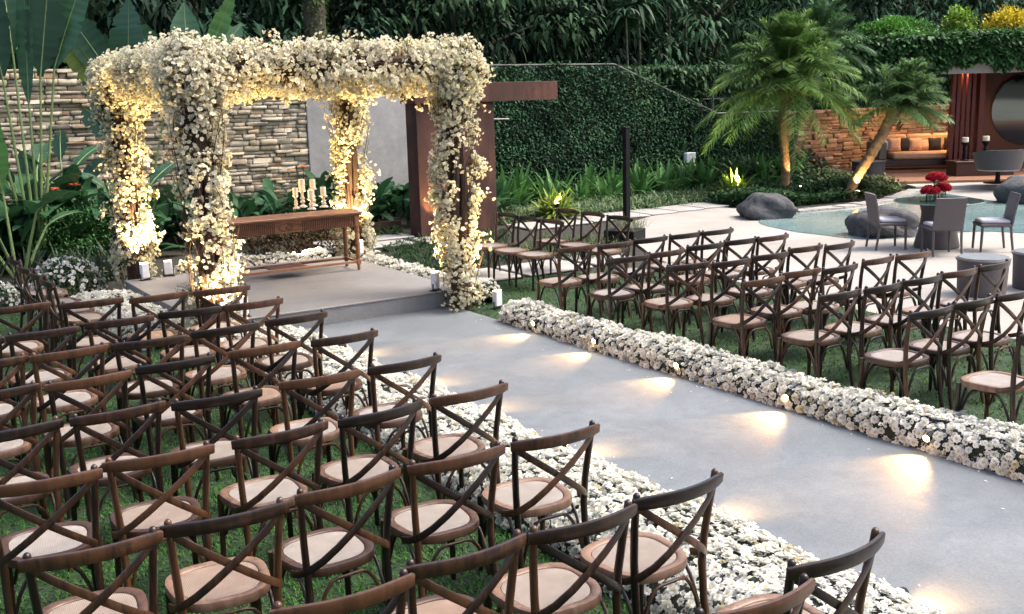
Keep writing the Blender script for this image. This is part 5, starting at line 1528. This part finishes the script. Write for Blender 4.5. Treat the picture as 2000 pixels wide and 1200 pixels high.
MB().lathe([(.34, 0), (.345, .03), (.27, .36), (.25, .55), (.29, .71), (.30, .722), (.01, .724)], 32).build('pedestal', 'wicker', gt, True)
MB().lathe([(.0, .728), (.665, .728), (.672, .734), (.665, .742), (.0, .742)], 48, cap=False).build('glass_top', 'table_glass', gt, True)
MB().tube([(.676 * math.cos(t), .676 * math.sin(t), .735) for t in np.linspace(0, 2 * PI, 49)], .007, 6, False).build('glass_rim', 'glass_edge', gt, True)
def dining_chair(x, y, rz, label):
    e = empty('wicker_chair', (x, y, .003), rz); tag(e, label, 'chair', 'wicker chairs round the glass table')
    pts = [(0, -.215, .40), (0, -.235, .55), (0, -.265, .72), (0, -.30, .885)]
    m = MB(); m.board(pts, (1, 0, 0), .46, .035); m.build('backrest', 'wicker', e, True)
    m = MB(); m.box((-.235, -.22, .38), (.235, .24, .43), .012); m.build('seat', 'wicker', e)
    m = MB(); m.box((-.215, -.20, .4305), (.215, .225, .485), .022); m.build('seat_cushion', 'grey_cushion', e, True)
    for s in (-1, 1):
        m = MB(); m.tube([(s * .212, -.205, .38), (s * .212, -.215, .25), (s * .214, -.25, 0)], [.022, .021, .018], 8); m.build('leg', 'wicker', e, True)
        m = MB(); m.tube([(s * .212, .21, .38), (s * .212, .215, .2), (s * .213, .22, 0)], [.022, .021, .018], 8); m.build('leg', 'wicker', e, True)
ud = -.60
dining_chair(14.02, 10.66, ud - PI / 2 + .05, 'grey wicker chair left of the glass table, side on')
dining_chair(14.08, 9.72, ud + .02, 'brown-grey wicker chair in front of the glass table, back to the camera')
dining_chair(14.98, 9.46, ud + PI / 2 - .12, 'grey wicker chair right of the glass table, side on')
def bouquet(dx, dy, vh, r, label, cone=False):
    x, y = TC[0] + dx, TC[1] + dy; z = .003 + .7435
    e = empty('flower_vase', (x, y, z)); tag(e, label, 'vase', 'red bouquets on the glass table')
    prof = [(.055, 0), (.06, .01), (.062, vh * .8), (.055, vh)] if not cone else [(.05, 0), (.05, .01), (.016, .03), (.018, vh * .6), (.055, vh)]
    MB().lathe(prof, 16, cap=False).build('vase', 'clear_glass', e, True)
    m = MB()
    for k in range(9):
        a = k * .7
        m.tube([(.01 * math.cos(a), .01 * math.sin(a), .012), (.03 * math.cos(a), .03 * math.sin(a), vh), (.6 * r * math.cos(a), .6 * r * math.sin(a), vh + .06)], .004, 4, False)
    m.build('stems', 'rib', e)
    N = 130
    d = RNG.normal(0, 1, (N, 3)); d[:, 2] = np.abs(d[:, 2]) * .8; d /= np.linalg.norm(d, axis=1, keepdims=True)
    Q = d * np.array([r, r, r * .62]) + np.array([0, 0, vh + .035])
    t = [(v, f, np.clip(c * np.array([.42, .014, .035]), 0, 1)) for v, f, c in BLO]
    scatter(e, 'petal', 'petals', t, Q, frames(d), RNG.uniform(.055, .085, N), 'petal')
bouquet(-.02, .05, .30, .135, 'tall vase with a red bouquet in the middle of the glass table', True)
bouquet(-.20, .02, .11, .12, 'low vase with red flowers left on the glass table')
bouquet(.16, .06, .13, .11, 'low vase with red flowers right on the glass table')
q = G(1926, 560); drum('drum_table', (11.72, 7.50, .003), .295, .45, 'wicker', 'dark wicker drum table behind the right chairs', 'table', True)
drum('drum_table', (12.58, 7.30, .003), .295, .45, 'wicker', 'dark wicker drum table cut by the right edge of the photo', 'table', True)

# ------------------------------------------------------------------ small garden things
q = G(1224, 452)
lp = empty('lamp_post', (q[0], q[1], 0)); tag(lp, 'slim square black lamp post behind the side chairs', 'lamp post')
MB().box((-.052, -.052, 0), (.052, .052, 1.90), .006).build('post', 'black_metal', lp)
MB().box((-.056, -.056, 1.901), (.056, .056, 1.93), .006).build('cap', 'black_metal', lp)
q = G(1222, 470)
pt = empty('planter', (q[0] - .1, q[1] - .1, 0), .5); tag(pt, 'low black planter box at the foot of the lamp post', 'planter')
m = MB(); m.box((-.28, -.28, 0), (.28, .28, .22), .01); m.build('box', 'black_metal', pt)
n = 160; az = RNG.uniform(0, 2 * PI, n); el = RNG.uniform(.7, 1.45, n)
v, f, c = blades(np.stack([RNG.uniform(-.25, .5, n), RNG.uniform(-.28, .28, n), np.full(n, .21)], -1), np.stack([np.cos(az) * np.cos(el), np.sin(az) * np.cos(el), np.sin(el)], -1), RNG.uniform(.25, .5, n), .008, .4, 3, [1, .9, .6, .1], None, (.16, .18, .10))
link('grasses', np_mesh('grasses', v, f, 'leaf', c), pt)
q = np.array([18.75, 20.4])
fb = empty('garden_projector', (q[0], q[1], 0)); tag(fb, 'small pale box light among the strap leaves by the ivy wall', 'light fixture')
MB().box((-.16, -.06, .72), (.16, .06, .98), .01).build('housing', 'white_plastic', fb)
MB().tube([(0, 0, 0), (0, 0, .725)], .02, 6).build('stake', 'steel', fb)
def garden_spot(loc, aim, watts, label, ang=70, col=(1.0, .80, .34)):
    e = empty('garden_spotlight', tuple(loc)); tag(e, label, 'spotlight', 'garden spotlights')
    MB().tube([(0, 0, -loc[2]), (0, 0, .09)], .01, 6).build('stake', 'black_metal', e)
    dv = (Vector(aim) - Vector(loc)).normalized(); c = Vector((0, 0, .10))
    MB().tube([tuple(c - dv * .06), tuple(c - dv * .03), tuple(c + dv * .05)], [.025, .042, .046], 12).build('housing', 'black_metal', e, True)
    MB().lathe([(.042, 0), (.042, .006), (.02, .014), (.002, .016)], 14).build('lens', 'lamp_lens', e, True, loc=tuple(c + dv * .051), rot=dv.to_track_quat('Z', 'Y').to_euler())
    p = Vector(loc) + c + dv * .09
    spot('garden_beam', tuple(p), aim, watts, ang, col, .5, e)
g1 = G(1088, 398, .35); garden_spot((g1[0], g1[1], .20), (g1[0] + .02, g1[1] + .12, .9), 80, 'lit garden spotlight in the grassy border left of the lamp post', 140, (1.0, .88, .22))
g2 = G(1440, 362, .35); garden_spot((g2[0], g2[1], .20), (g2[0] + .02, g2[1] + .12, .9), 130, 'lit garden spotlight in the planting left of the largest palm', 140, (1.0, .88, .45))
# bright-leaved clumps right above the two spotlights
for k, g in enumerate((g1, g2)):
    plant_obj('strap_leaf_plant', (g[0] + .02, g[1] + .14, .10), ['lit yellow-green clump over the spotlight left of the lamp post', 'lit pale clump over the spotlight left of the largest palm'][k], 'plant', None, [('leaves', mk('leaves', 'leaf', 130, .42, .045, (.20, .27, .05), elev=(.15, 1.5), droop=.35, k=6, prof=STRAP))], 1.0, 1.9)
garden_spot((p2[0] - .05, p2[1] - .33, .02), (p2[0] + .35, p2[1] - .1, 1.0), 110, 'lit spotlight at the foot of the leaning palm', 60, (1.0, .66, .26))
garden_spot((p1[0] + .15, p1[1] - .40, .05), (p1[0] + .08, p1[1], 1.3), 90, 'lit spotlight at the foot of the largest palm', 55, (1.0, .58, .26))
garden_spot((9.25, 16.85, .02), (9.42, 17.2, .9), 40, 'lit spotlight at the foot of the steel pillar', 60, (1.0, .52, .20))
# warm lamp added under the roof to brighten the pavilion interior
pl = PV(2.6, BD + 1.2)
dl = empty('added_pavilion_lamp', (pl[0], pl[1], 3.06)); tag(dl, 'added round lamp under the roof that brightens the pavilion', 'lamp')
MB().lathe([(.16, 0), (.16, .03), (.14, .035)], 20).build('rim', 'white_plastic', dl, True)
MB().lathe([(.0, -.004), (.13, -.004), (.13, -.001), (0, -.001)], 20, cap=False).build('lens', 'flood_lens', dl)
spot('pavilion_light', (pl[0], pl[1], 3.02), (pl[0], pl[1], 0), 330, 165, (1.0, .62, .34), .4, dl, .1)
